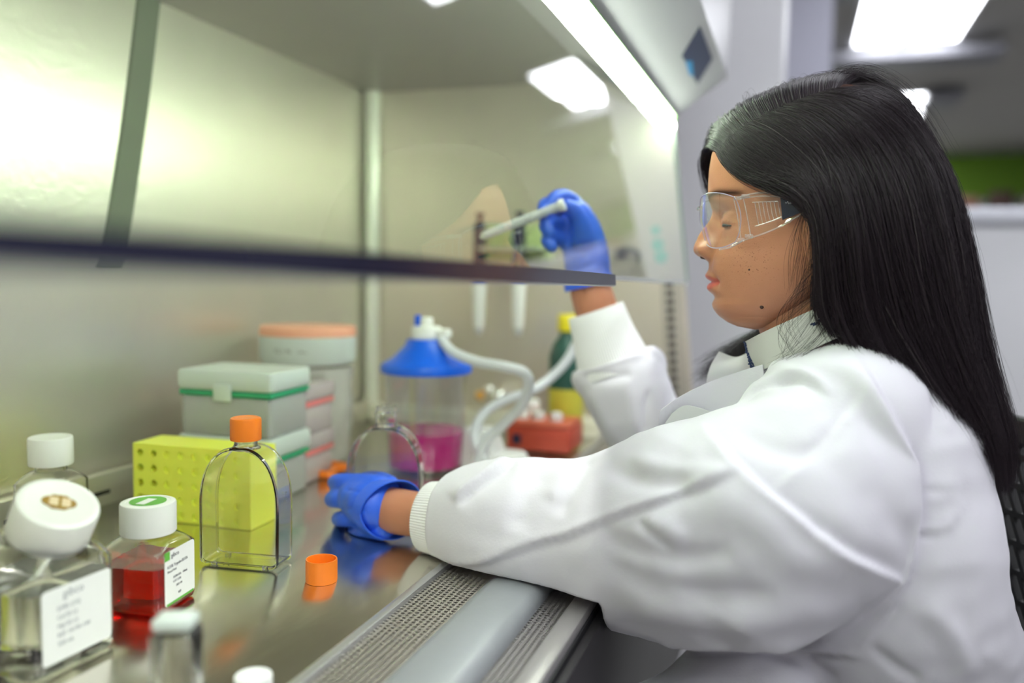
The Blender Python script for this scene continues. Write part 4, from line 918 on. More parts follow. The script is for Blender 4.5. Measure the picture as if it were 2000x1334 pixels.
# the pipette it holds
pA, pB = D(1097,401,1.022), D(938,463,1.055)
ppt = empty('serological_pipette', tuple(pA), 0, 'slim white pipette tube held slantwise by the raised glove', 'pipette')
dv = pB-pA
MB().tube([Vector((0,0,0)), dv*0.5, dv*0.93], 0.0056, 14, 1).build('tube', pm('milky_tube', (0.86,0.88,0.90), 0.25, trans=0.3, ior=1.2, nz=(30,0.02,(1,1,1))), ppt)
MB().tube([dv*0.93, dv*0.97, dv*1.0], [0.0056, 0.004, 0.002], 14, 1).build('tip', M['frost2'], ppt)
MB().tube([dv*-0.03, dv*0.0, dv*0.03], [0.0075,0.0082,0.0072], 16, 1).build('end_cap', M['wplast'], ppt)

# ---------------------------------------------------------------- lab coat
M['coat'] = pm('white_cotton', (0.67, 0.655, 0.715), 0.85, spec=0.25, sheen=0.15, nz=(14,0.012,(1,1,1)), bump=(420, 0.00012, (1,1,1)))
M['rib'] = pm('rib_knit', (0.82, 0.82, 0.83), 0.85, spec=0.2, nz=(14,0.012,(1,1,1)))
B = pc([(905,1016,.850,98),(940,1018,.843,114),(985,1026,.832,128),(1045,1036,.82,141),(1130,1044,.80,150),(1210,1050,.782,172),(1290,1048,.765,200),(1380,1036,.745,226),(1470,1022,.727,238),(1525,1000,.722,226),(1572,945,.722,203),(1603,880,.733,184),(1640,815,.755,160)])
B += pc([(1700,830,.765,175),(1724,890,.748,184),(1738,1000,.745,192),(1746,1150,.755,206),(1758,1300,.79,220),(1758,1480,.79,228)])
B += pc([(1660,830,.73,165),(1600,830,.80,140),(1540,850,.88,125),(1490,840,.97,105),(1400,845,1.03,88),(1310,880,1.06,82),(1268,860,1.07,72),(1247,812,1.075,80),(1222,762,1.08,87),(1205,733,1.085,80)])
B += pc([(1262,712,1.085,40),(1240,728,1.085,50)]) + pc([(1158,738,1.085,42),(1180,745,1.085,50)])
B += pc([(1660,1000,.85,190),(1600,1150,.86,200),(1560,1350,.84,215),(1540,1500,.82,220)])
B += pc([(1500,1330,.80,150),(1380,1420,.80,130),(1270,1450,.80,110)])
B += pc([(1490,840,.94,115),(1450,950,.92,120),(1450,1100,.90,150)])
cv, cn, cf = blob(B, voxel=0.0030, it=26)
def vnoise(V, sc, ph=0.0): return np.array([mn.noise(Vector((v[0]*sc[0]+ph, v[1]*sc[1], v[2]*sc[2]))) for v in V])
fl_ = [
 ([(850,1100),(900,1104),(950,1100),(1010,1076),(1060,1060),(1110,1048),(1200,1010),(1300,975),(1400,942),(1452,920)], 17, 0.0040, 'fold'),
 ([(1006,896),(985,912),(950,936),(915,962),(893,984)], 16, 0.0062, 'foldr'),
 ([(1060,910),(1035,950),(1020,1000),(1010,1040)], 22, -0.0035, 'ridge'),
 ([(1110,885),(1100,930),(1075,980)], 20, 0.0040, 'ridge'),
 ([(1160,880),(1140,905),(1110,960),(1090,1010)], 16, -0.0045, 'ridge'),
 ([(1180,900),(1230,930),(1290,945),(1360,950)], 20, -0.0042, 'ridge'),
 ([(1230,890),(1300,915),(1380,925),(1440,925)], 18, 0.0040, 'ridge'),
 ([(1372,820),(1410,868),(1460,925),(1500,960),(1560,1008),(1640,1068),(1700,1100),(1765,1128)], 24, 0.0050, 'foldr'),
 ([(1692,742),(1670,790),(1620,850),(1570,900),(1503,960)], 12, 0.0022, 'fold'),
 ([(1430,835),(1500,870),(1560,885),(1610,870),(1650,820)], 22, -0.0045, 'ridge'),
 ([(1400,800),(1470,800),(1540,790),(1600,800)], 20, 0.0040, 'ridge'),
 ([(1340,810),(1400,770),(1450,745),(1500,735),(1560,738)], 12, -0.0055, 'ridge'),
 ([(1320,800),(1380,755),(1460,722),(1540,700)], 10, 0.0040, 'ridge'),
 ([(1438,792),(1470,758),(1505,740),(1550,734),(1590,748),(1618,776)], 13, 0.0052, 'fold'),
 ([(1455,728),(1530,712),(1600,712),(1660,730),(1700,780)], 10, 0.0040, 'ridge'),
 ([(1670,642),(1672,670),(1668,692)], 7, 0.0020, 'fold'),
 ([(1668,690),(1710,760),(1750,830),(1778,900),(1786,980),(1785,1060),(1765,1140),(1725,1210),(1680,1270)], 15, 0.0050, 'foldr'),
 ([(1655,695),(1700,770),(1738,840),(1764,905),(1770,985),(1768,1055),(1748,1130),(1705,1200)], 14, 0.0048, 'ridge'),
 ([(1792,950),(1830,945),(1880,950)], 7,  0.0014, 'ridge'), ([(1792,968),(1830,975),(1875,968)], 6, --0.0018, 'ridge'),
 ([(1792,985),(1840,992),(1890,985)], 7,  0.0014, 'ridge'), ([(1792,1004),(1830,1010),(1880,1005)], 6, --0.0018, 'ridge'),
 ([(1790,1035),(1830,1030),(1865,1020)], 6, 0.0026, 'ridge'), ([(1790,1050),(1825,1044)], 6, -0.0026, 'ridge'),
 ([(1150,1075),(1220,1120),(1300,1150),(1400,1165),(1520,1170)], 26, -0.0050, 'ridge'),
 ([(1170,1040),(1240,1075),(1330,1090),(1430,1080)], 22, -0.0050, 'ridge'),
 ([(1200,1160),(1300,1200),(1420,1215),(1550,1205),(1680,1190)], 28, 0.0060, 'ridge'),
 ([(1260,1010),(1300,1030),(1340,1060)], 12, 0.0035, 'ridge'), ([(1240,1015),(1275,1045),(1310,1075)], 9, -0.0035, 'ridge'),
 ([(1230,1258),(1340,1266),(1480,1262),(1590,1272),(1680,1284)], 14, 0.0070, 'fold'),
 ([(1470,1262),(1560,1290),(1640,1330)], 12, -0.0050, 'ridge'),
 ([(1700,1262),(1760,1310),(1800,1334)], 12, -0.0040, 'ridge'),
 ([(1800,1180),(1860,1240),(1900,1330)], 24, 0.0050, 'ridge'),
 ([(1810,740),(1840,790),(1850,850)], 10, 0.0026, 'ridge'),
 ([(1790,700),(1820,780),(1822,860)], 4, -0.0018, 'ridge'),
 ([(1380,960),(1440,985),(1500,1040),(1560,1090),(1640,1120)], 40, 0.0050, 'ridge'),
 # raised sleeve
 ([(1118,710),(1160,712),(1210,704),(1262,690)], 5, 0.0035, 'ridge'), ([(1135,735),(1180,738),(1235,728)], 9, -0.0045, 'ridge'),
 ([(1150,760),(1175,810),(1200,860)], 8, 0.003, 'ridge'), ([(1270,760),(1262,800),(1258,850)], 6, -0.0050, 'ridge'), ([(1300,740),(1290,790),(1285,840)], 6, 0.0040, 'ridge'),
 ([(1225,735),(1232,790),(1240,850)], 8, 0.0032, 'ridge'),
]
def clip_plane(V, p, n, lim):                                       # flatten what bulges past a cut plane (n points away from the kept side)
    p = np.array(p); n = np.array(n); s = (V-p)@n; near_ = np.linalg.norm(V-p, axis=1) < lim; m_ = (s > 0) & near_
    V[m_] -= s[m_][:, None]*n; return V
cv = clip_plane(cv, D(872,1017,.853), (D(812,1004,.871)-D(872,1014,.855)).normalized(), 0.11)
cv = clip_plane(cv, D(1198,702,1.085), (D(1163,606,1.083)-D(1202,725,1.085)).normalized(), 0.09)
fl_ = [(pl, (w_*1.7 if am > 0 and 5 < w_ < 16 and k == 'ridge' else w_), (am*0.8 if am > 0 and k == 'ridge' else am), k) for pl, w_, am, k in fl_]
cv = crease(cv, cn, fl_)
rg = vnoise(cv, (5, 7, 13), 3.3); rg2 = vnoise(cv, (9, 11, 22), 8.1)
cv = cv + cn*((0.25-np.abs(rg))*0.0065 + (0.2-np.abs(rg2))*0.0022)[:, None]
nse = vnoise(cv, (9, 12, 16))*0.0012 + vnoise(cv, (26, 30, 34), 5)*0.0006
cv = cv + cn*nse[:, None]
E_ = np.array(sorted({(min(a, b), max(a, b)) for f in cf for a, b in zip(f, f[1:]+f[:1])})); deg = np.bincount(E_.ravel(), minlength=len(cv))[:, None]
for _ in range(2):
    acc = np.zeros_like(cv); np.add.at(acc, E_[:, 0], cv[E_[:, 1]]); np.add.at(acc, E_[:, 1], cv[E_[:, 0]]); cv = cv*0.45+0.55*acc/deg
# cloth rests on the arm rest and hangs in front of the cabinet's front panel
m_ = (cv[:, 1] > 0.146) & (cv[:, 2] < 0.0075)
top_ = m_ & (cv[:, 2] > -0.045); cv[top_, 2] = 0.0075
low_ = m_ & ~top_; cv[low_, 1] = 0.146
print('coat bounds', cv.min(0), cv.max(0), int(m_.sum()))
cv[:, 2] = np.maximum(cv[:, 2], -0.247)
coat = pch('lab_coat', cv, cf, M['coat'])
def wp(l): return [(v[0]-XH, v[1]+0.1, v[2]-FL) for v in l]
def rib_cuff(stations, nrib, amp, m, lab=None):                      # stations: (center, axis, r, rib-depth factor)
    n = nrib*4; R = []
    for c, ax, r, k in stations:
        ax = Vector(ax).normalized(); e1 = ax.cross(Vector((0,0,1))).normalized(); e2 = e1.cross(ax)
        R.append([c+(e1*math.cos(2*PI*i/n)+e2*math.sin(2*PI*i/n))*(r+amp*k*math.cos(2*PI*i*nrib/n)) for i in range(n)])
    R = [[Vector((p.x, p.y, max(p.z, 0.0030))) for p in r] for r in R]
    q = MB().loft(R, caps=False); o = child('knit_cuff', wp(q.V), q.F, m, coat)
    if lab: o['label'] = lab
a0, a1 = D(888,1017,.850), D(836,1009,.864); ax = a0-a1
rib_cuff([(a0, ax, 0.0405, 0.3), (a0.lerp(a1,.25), ax, 0.0385, 1), (a0.lerp(a1,.6), ax, 0.0368, 1), (a0.lerp(a1,.97), ax, 0.0352, 1), (a1, ax, 0.0345, 1), (a0.lerp(a1,.97), ax, 0.0332, 0.8), (a0.lerp(a1,.6), ax, 0.0335, 0)], 84, 0.00050, M['rib'])
a0, a1 = D(1202,725,1.085), D(1163,606,1.083); ax = a0-a1
rib_cuff([(a0, ax, 0.050, 0.2), (a0.lerp(a1,.2), ax, 0.046, 1), (a0.lerp(a1,.6), ax, 0.0395, 1), (a0.lerp(a1,.97), ax, 0.0365, 1), (a1, ax, 0.0358, 1), (a0.lerp(a1,.97), ax, 0.0345, 0.8), (a0.lerp(a1,.6), ax, 0.035, 0)], 84, 0.00050, M['rib'])
def sheet(rows, name, m, parent, th=0.0012, sub=6):                  # smooth thin cloth from a grid of points
    R = [catmull(r, sub) for r in rows]; cols = list(zip(*R)); R2 = [catmull(list(c), sub) for c in cols]
    nu, nv = len(R2), len(R2[0]); V = [p for c in R2 for p in c]; F = [(i*nv+j, (i+1)*nv+j, (i+1)*nv+j+1, i*nv+j+1) for i in range(nu-1) for j in range(nv-1)]
    me = bpy.data.meshes.new('t'); me.from_pydata(V, [], F); me.update()
    N = [v.normal.copy() for v in me.vertices]; bpy.data.meshes.remove(me); k = len(V)
    V2 = V + [V[i]-N[i]*th for i in range(k)]; F2 = F + [tuple(reversed([q+k for q in f])) for f in F]
    bd = [j for j in range(nv)] + [i*nv+nv-1 for i in range(1, nu)] + [(nu-1)*nv+j for j in range(nv-2, -1, -1)] + [i*nv for i in range(nu-2, 0, -1)]
    for a, b in zip(bd, bd[1:]+bd[:1]): F2.append((a, b, b+k, a+k))
    return child(name, wp(V2), F2, m, parent)
# far lapel of the coat, standing open
sheet([[D(1404,686,.85),D(1436,699,.85),D(1462,690,.85)], [D(1388,716,.85),D(1425,718,.84),D(1464,712,.835)], [D(1380,750,.85),D(1430,748,.84),D(1470,742,.83)], [D(1385,790,.85),D(1440,785,.84),D(1490,775,.83)]], 'collar', M['coat'], coat)
# near front edge / lapel along the shoulder
sheet([[D(1288,802,.80),D(1325,776,.80),D(1385,746,.80),D(1440,727,.79),D(1490,712,.775)],
       [D(1284,850,.81),D(1330,842,.805),D(1392,830,.80),D(1446,812,.79),D(1500,790,.77)]], 'lapel', M['coat'], coat)
sheet([[D(1284,848,.80),D(1330,846,.795),D(1372,842,.79)], [D(1312,808,.797),D(1340,792,.79),D(1394,806,.785)]], 'lapel_facing', pm('coat_inner_cotton', (0.62,0.63,0.62), 0.9, nz=(14,0.02,(1,1,1))), coat)
# patterned shirt collar
sc_ = pm('shirt_cotton', (0.58, 0.57, 0.56), 0.85, nz=(30,0.03,(1,1,1)))
shirt = sheet([[hp(1456,668,-.010),hp(1490,650,-.040),hp(1545,625,-.060),hp(1602,600,-.066),hp(1650,585,-.06)],
               [hp(1464,695,-.018),hp(1500,678,-.046),hp(1555,655,-.066),hp(1612,630,-.073),hp(1660,615,-.068)],
               [hp(1476,728,-.024),hp(1512,714,-.052),hp(1568,692,-.072),hp(1625,665,-.082),hp(1672,650,-.078)]], 'shirt_collar', sc_, per)
npat = pm('navy_leaf_print', (0.015, 0.03, 0.09), 0.7, nz=(30,0.1,(1,1,1)))
pm_ = MB(); rnd = random.Random(5)
for k in range(17):
    f = k/16; x = 1457+f*14; y = 668+f*54
    for s in (-1, 1):
        c = hp(x+s*(1.5+2*rnd.random()), y+rnd.random()*2, -.0135-.014*f); q = MB().lathe([(max(1e-5,0.0010*math.sin(PI*j/6)), -0.0018*math.cos(PI*j/6)) for j in range(7)], 8, tuple(c), Matrix.Rotation(rnd.random()*3, 4, 'X')); pm_.add(q.V, q.F)
for k in range(26):
    f = k/25; x = 1568+f*40+rnd.random()*6; y = 645-f*34+rnd.random()*12; c = hp(x, y, -.0685-.006*f)
    q = MB().lathe([(max(1e-5,0.0011*math.sin(PI*j/6)), -0.0019*math.cos(PI*j/6)) for j in range(7)], 8, tuple(c), Matrix.Rotation(rnd.random()*3, 4, 'X')); pm_.add(q.V, q.F)
o = child('leaf_print', wp(pm_.V), pm_.F, npat, shirt); o['kind'] = 'stuff'

# ---------------------------------------------------------------- hair
near = [
 [(1402,298,-.005),(1418,320,-.036),(1450,342,-.062),(1500,356,-.077),(1556,368,-.086),(1596,398,-.089),(1608,470,-.090),(1606,570,-.086),(1612,625,-.078),(1650,668,-.072),(1700,720,-.072)],
 [(1425,272,-.003),(1452,300,-.040),(1495,330,-.066),(1545,360,-.082),(1590,400,-.091),(1612,460,-.094),(1620,540,-.093),(1632,615,-.088),(1668,672,-.084),(1715,735,-.084),(1770,800,-.084)],
 [(1470,240,-.002),(1510,258,-.040),(1562,298,-.068),(1608,350,-.086),(1636,420,-.095),(1652,500,-.097),(1668,590,-.095),(1700,665,-.092),(1750,735,-.090),(1800,800,-.090),(1850,860,-.088)],
 [(1525,213,-.001),(1575,228,-.040),(1632,275,-.067),(1682,350,-.084),(1710,440,-.093),(1730,530,-.094),(1752,620,-.092),(1790,700,-.090),(1840,780,-.088),(1880,850,-.086),(1905,910,-.082)],
 [(1580,192,0),(1640,205,-.034),(1705,255,-.058),(1760,340,-.074),(1790,440,-.082),(1815,540,-.083),(1840,630,-.082),(1870,715,-.080),(1905,800,-.078),(1935,870,-.075),(1950,945,-.070)],
 [(1625,178,0),(1695,186,-.022),(1765,236,-.038),(1822,330,-.050),(1855,440,-.058),(1878,550,-.060),(1890,650,-.060),(1912,740,-.060),(1936,820,-.058),(1950,890,-.056),(1952,960,-.054)],
 [(1650,170,.003),(1712,170,-.004),(1778,222,-.010),(1836,325,-.018),(1866,430,-.026),(1888,550,-.030),(1910,660,-.034),(1934,760,-.036),(1958,840,-.038),(1964,905,-.038),(1954,965,-.036)],
]
far = [
 [(1402,296,0),(1388,290,.018),(1381,310,.038),(1383,345,.058),(1410,390,.076),(1470,440,.086),(1530,530,.088),(1530,610,.086),(1470,665,.088),(1420,690,.092),(1372,728,.096)],
 [(1425,270,0),(1404,254,.018),(1400,258,.045),(1420,310,.070),(1480,400,.086),(1540,500,.092),(1570,600,.092),(1530,670,.094),(1470,700,.096),(1420,730,.096),(1385,750,.096)],
 [(1470,238,0),(1455,212,.018),(1462,214,.048),(1490,290,.076),(1550,400,.090),(1600,520,.094),(1640,640,.094),(1670,720,.09),(1700,790,.085),(1730,850,.08),(1760,900,.075)],
 [(1525,211,0),(1520,180,.016),(1535,186,.046),(1575,270,.074),(1640,400,.088),(1690,530,.092),(1730,650,.09),(1770,740,.085),(1810,810,.078),(1850,870,.07),(1880,920,.06)],
 [(1580,190,0),(1585,160,.014),(1612,168,.042),(1670,250,.068),(1735,380,.080),(1785,520,.082),(1825,640,.078),(1860,740,.07),(1895,820,.062),(1925,880,.055),(1940,940,.05)],
 [(1630,176,0),(1650,150,.012),(1695,168,.030),(1765,240,.045),(1825,360,.050),(1862,490,.048),(1884,620,.04),(1906,730,.03),(1930,820,.02),(1946,890,.01),(1952,945,.005)],
 [(1655,168,.003),(1698,160,.004),(1758,202,.004),(1822,302,.0),(1856,420,-.005),(1882,540,-.012),(1906,660,-.02),(1932,770,-.026),(1956,850,-.030),(1962,905,-.034),(1954,965,-.036)],
]
rz_ = np.array([zr(p) for p in rows_py]); ryf = np.array([yr(ip(p, front), p) for p in rows_py]); ryb = np.array([yr(ip(p, back), p) for p in rows_py])
rw_ = np.array([ip(p, width) for p in rows_py]); ryc = ryb+(ryf-ryb)*np.array([ip(p, [(172,0.5),(300,0.42),(420,0.42),(500,0.36),(580,0.30),(646,0.45)]) for p in rows_py])
rex = np.array([ip(p, [(172,1.0),(300,0.89),(430,0.89),(520,0.91),(600,0.95),(646,1.0)]) for p in rows_py])
def skull_x(y, z):                                                  # half width of the head at (y, z); 0 outside it
    if z > rz_[0] or z < rz_[-1]: return 0.0
    f = lambda a: float(np.interp(-z, -rz_, a)); yf, yb, yc, w, ex = f(ryf), f(ryb), f(ryc), f(rw_), f(rex)
    c = (y-yc)/(yf-yc) if y > yc else (yc-y)/(yc-yb)
    if c >= 1: return 0.0
    c = c**(1/ex); return w*math.sqrt(max(0, 1-c*c))**ex
def gtab(gs, n=26, side=0):
    out = []
    for g in gs:
        C_ = [hp(*p) for p in g]
        if side > 0:                                                # root sits on the near slope of the head, at the parting
            for it in range(4):
                xs = skull_x(C_[0].y, C_[0].z)
                if xs > 0: C_[0] = CAM+(C_[0]-CAM)*((XH-xs-0.001-CAM.x)/(C_[0].x-CAM.x))
        P = catmull(C_, 8 if side > 0 else 5); Q = []
        for k, p in enumerate(P):
            if side:
                f = k/(len(P)-1)
                if side > 0 and f <= 0.02: Q.append(tuple(p)); continue
                if side > 0 and f < 0.26:                    # over the top: lift out of the skull instead
                    cc = Vector((p.x, hp(1610, 420).y, hp(1610, 420).z)); dr = (p-cc).normalized()
                    for it in range(60):
                        if skull_x(p.y, p.z) <= abs(p.x-XH)+0.001 and (p.z > rz_[0] or True): break
                        p = p + dr*0.0012
                    p = p + dr*0.003; Q.append(tuple(p)); continue
                for it in range(4):                                 # keep the same place in the picture while moving out of the head
                    xs = skull_x(p.y, p.z)
                    if xs <= 0: break
                    sd = side
                    if side > 0 and f < 0.05: sd = -1
                    want = XH+sd*(xs+0.0035*min(1, f*12)+0.001)
                    if (want-p.x)*sd <= 0: break
                    if sd < 0: p = CAM+(p-CAM)*((want-CAM.x)/(p.x-CAM.x))
                    else: p = Vector((want, p.y, p.z)); break
            Q.append(tuple(p))
        P = np.array(Q)
        t = np.linspace(0, 1, len(P)); tt = np.linspace(0, 1, n)
        for _ in range(2): P[1:-1] = 0.25*P[:-2]+0.5*P[1:-1]+0.25*P[2:]
        out.append(np.stack([np.interp(tt, t, P[:, k]) for k in range(3)], 1))
    return np.array(out)
GN, GFAR = gtab(near, side=-1), gtab(far, side=1)
def interp_g(T_, u):
    m_ = len(T_)-1; x = u*m_; i = min(int(x), m_-1); f = x-i
    a, b, c, d = T_[max(i-1,0)], T_[i], T_[i+1], T_[min(i+2, m_)]
    return 0.5*((2*b)+(c-a)*f+(2*a-5*b+4*c-d)*f*f+(3*b-a-3*c+d)*f**3)
rs = np.random.RandomState(11); NP = 26; tt = np.linspace(0, 1, NP)
def coff(h, v):                                                     # push towards the inside of the head / hair mass
    return h
strands = []; radii = []
def centre_pull(P, amt):
    c = np.array([XH, 0, 0]); Q = P.copy(); Q[:, 0] = XH+(P[:, 0]-XH)*(1-amt*np.clip(tt*1.6-0.55, 0, 0.35)); 
    ctr = np.array(hp(1640, 420)); 
    k = np.clip(1-tt*1.1, 0, 1)[:, None]
    Q = Q + (ctr-Q)*(amt*0.02*k*np.clip(tt*8, 0, 1)[:, None])
    return Q
def make(T_, n, fly=0.0, layer=1.0, u0=0.0, u1=1.0):
    ncl = max(8, n//46); clu = rs.uniform(u0, u1, ncl); clo = rs.normal(0, 0.0034, (ncl, 3)); clw = rs.uniform(0, 6.28, ncl)
    for s in range(n):
        k = rs.randint(ncl); u = float(np.clip(clu[k]+rs.normal(0, 0.009), 0, 1)) if rs.rand() < 0.8 else rs.uniform(u0, u1)
        P = interp_g(T_, u); v = rs.rand()**1.5*layer; P = centre_pull(P, v)
        grow = np.clip(tt*3, 0, 1)[:, None]
        ph = rs.uniform(0, 6.28, 3); w1 = np.stack([np.sin(tt*5+clw[k]+q) for q in (0, 2, 4)], 1)*0.0028; w2 = np.stack([np.sin(tt*rs.uniform(5, 16)+p) for p in ph], 1)*(0.0020+fly*0.004)
        P = P + (clo[k]*(0.3+tt[:, None]) + w1 + w2)*grow + rs.normal(0, 0.0009, 3)*(1+tt[:, None]*1.5)
        if fly: P = P + rs.normal(0, 1, 3)*fly*0.010*(tt[:, None]**1.3) + np.array([0, 0, 1])*fly*abs(rs.normal())*0.004*np.sin(tt*PI)[:, None]
        L_ = rs.uniform(0.80, 1.0) if not fly else rs.uniform(0.35, 0.95)
        x = tt*L_; P = np.stack([np.interp(x, tt, P[:, q]) for q in range(3)], 1)
        strands.append(P); radii.append((0.00016 if not fly else 0.00008)*(1-0.75*tt**3)*rs.uniform(0.75, 1.2))
make(GN, 19000); make(GFAR, 9000); make(GN, 700, 1.0, 0.1); make(GFAR, 220, 1.0, 0.1)
# loose wisps in front of the ear and on the collar
wis = gtab([
 [(1575,400,-.080),(1560,430,-.079),(1545,470,-.077),(1538,510,-.075),(1542,560,-.073)],
 [(1590,410,-.084),(1585,460,-.082),(1590,520,-.080),(1580,570,-.078),(1560,600,-.076)],
 [(1600,560,-.080),(1560,590,-.080),(1528,625,-.078),(1530,660,-.074),(1558,690,-.078)],
 [(1610,590,-.082),(1590,630,-.082),(1570,660,-.082),(1545,690,-.083),(1515,712,-.084)],
 [(1640,620,-.088),(1620,650,-.088),(1590,680,-.088),(1560,700,-.088),(1530,715,-.088)]])
def mk_w(n):
    for s in range(n):
        P = interp_g(wis, rs.rand()) + rs.normal(0, 0.0022, 3) + rs.normal(0, 0.0025, 3)*tt[:, None]
        strands.append(P); radii.append(0.00010*(1-0.7*tt**3)*np.ones(NP))
mk_w(110)
top = gtab([[(1600,185,.0),(1620,150,.005),(1680,128,.01),(1750,160,.01),(1800,230,.0)],
            [(1640,175,.0),(1670,140,.0),(1720,150,.0),(1790,210,-.01),(1850,310,-.01)],
            [(1560,200,.0),(1570,160,.01),(1620,150,.01),(1680,160,.01),(1740,190,.0)]])
for s in range(120):
    P = interp_g(top, rs.rand()) + rs.normal(0, 0.003, 3) + rs.normal(0, 0.004, 3)*tt[:, None]; strands.append(P); radii.append(0.00009*(1-0.6*tt**3))
hm = bpy.data.materials.new('dark_hair'); hm.use_nodes = True; nt = hm.node_tree; nt.nodes.clear()
ho = nt.nodes.new('ShaderNodeOutputMaterial'); hb = nt.nodes.new('ShaderNodeBsdfPrincipled')
hi = nt.nodes.new('ShaderNodeHairInfo'); hr = nt.nodes.new('ShaderNodeValToRGB'); nt.links.new(hi.outputs['Random'], hr.inputs[0])
hr.color_ramp.elements[0].color = (0.009, 0.005, 0.008, 1); hr.color_ramp.elements[1].color = (0.030, 0.018, 0.020, 1)
e_ = hr.color_ramp.elements.new(0.90); e_.color = (0.020, 0.011, 0.017, 1); e_ = hr.color_ramp.elements.new(0.985); e_.color = (0.026, 0.015, 0.020, 1)
hr.color_ramp.elements[-1].color = (0.14, 0.12, 0.12, 1)
nt.links.new(hr.outputs[0], hb.inputs['Base Color']); hb.inputs['Roughness'].default_value = 0.42; hb.inputs['Specular IOR Level'].default_value = 0.32
nt.links.new(hb.outputs[0], ho.inputs[0])
hc = bpy.data.hair_curves.new('hair'); hc.add_curves([NP]*len(strands))
pos = np.array(strands).reshape(-1, 3) - np.array([XH, -0.1, FL])
hc.points.foreach_set('position', pos.astype(np.float32).ravel())
ra = hc.attributes.get('radius') or hc.attributes.new('radius', 'FLOAT', 'POINT')
ra.data.foreach_set('value', np.array(radii).astype(np.float32).ravel())
hc.materials.append(hm); ho_ = bpy.data.objects.new('hair', hc); COL.objects.link(ho_); ho_.parent = per
ho_['kind'] = 'stuff'
# close-lying under-layer of the hair
um = pm('hair_underlayer', (0.012, 0.008, 0.008), 0.55, spec=0.3, nz=(60,0.3,(1,1,0.2)))
q = MB()
for T_, cut in ((GN, 0.90), (GFAR, 0.50)):
    us = np.linspace(0, 1, 40); rings = []
    for u in us:
        P = interp_g(T_, u); P = centre_pull(P, 1.25); x = tt*cut; P = np.stack([np.interp(x, tt, P[:, k]) for k in range(3)], 1); rings.append(P)
    n = len(q.V); q.V += [tuple(p) for r in rings for p in r]
    q.F += [(n+i*NP+j, n+(i+1)*NP+j, n+(i+1)*NP+j+1, n+i*NP+j+1) for i in range(39) for j in range(NP-1)]
hu = pch('hair_underlayer', q.V, q.F, um, ho_) if False else child('hair_underlayer', wp(q.V), q.F, um, ho_)

# ---------------------------------------------------------------- safety glasses
gls = empty('safety_glasses', tuple(hp(1405, 430)), 0, 'clear wrap-around safety glasses with ribbed side shields and navy ear pieces', 'glasses')
g_in = gls.matrix_world.inverted()
def gch(name, V, F, m, parent=gls, sharp=40): return child(name, [tuple(g_in @ Vector(v)) for v in V], F, m, parent, True, sharp)
def mir(p): return Vector((2*XH-p[0], p[1], p[2]))
LM = pane_mat('lens_clear', (0.955, 0.955, 0.96), 1.55, refl=0.8); EM = pm('clear_plastic_edge', (0.96, 0.96, 0.98), 0.05, trans=0.85, ior=1.45, nz=(30,0.01,(1,1,1)))
PUR = pm('violet_tinted_edge', (0.66, 0.60, 0.82), 0.15, trans=0.5, ior=1.4, nz=(30,0.02,(1,1,1)))
def lp(a, b):                                                       # lens surface: a -1 (nose) .. 1 (side), b -1 (top) .. 1 (bottom)
    u = (a+1)/2; X = -0.007-0.059*math.sin(u*PI/2*0.98); px = 1367+80*(1-math.cos(u*PI/2))**0.92 + 10*max(0, b)*(1-u)*1.5; py = 432+54*b - 3*u
    return PX(px, py, XH+X)
def disc_grid(n=12):
    R = []
    for i in range(n+1):
        row = []
        for j in range(n+1):
            x, y = -1+2*i/n, -1+2*j/n; e = 0.72
            row.append((x*math.sqrt(1-e*y*y/2*1.0), y*math.sqrt(1-e*x*x/2*1.0)))
        R.append(row)
    return R
DG = disc_grid(14)
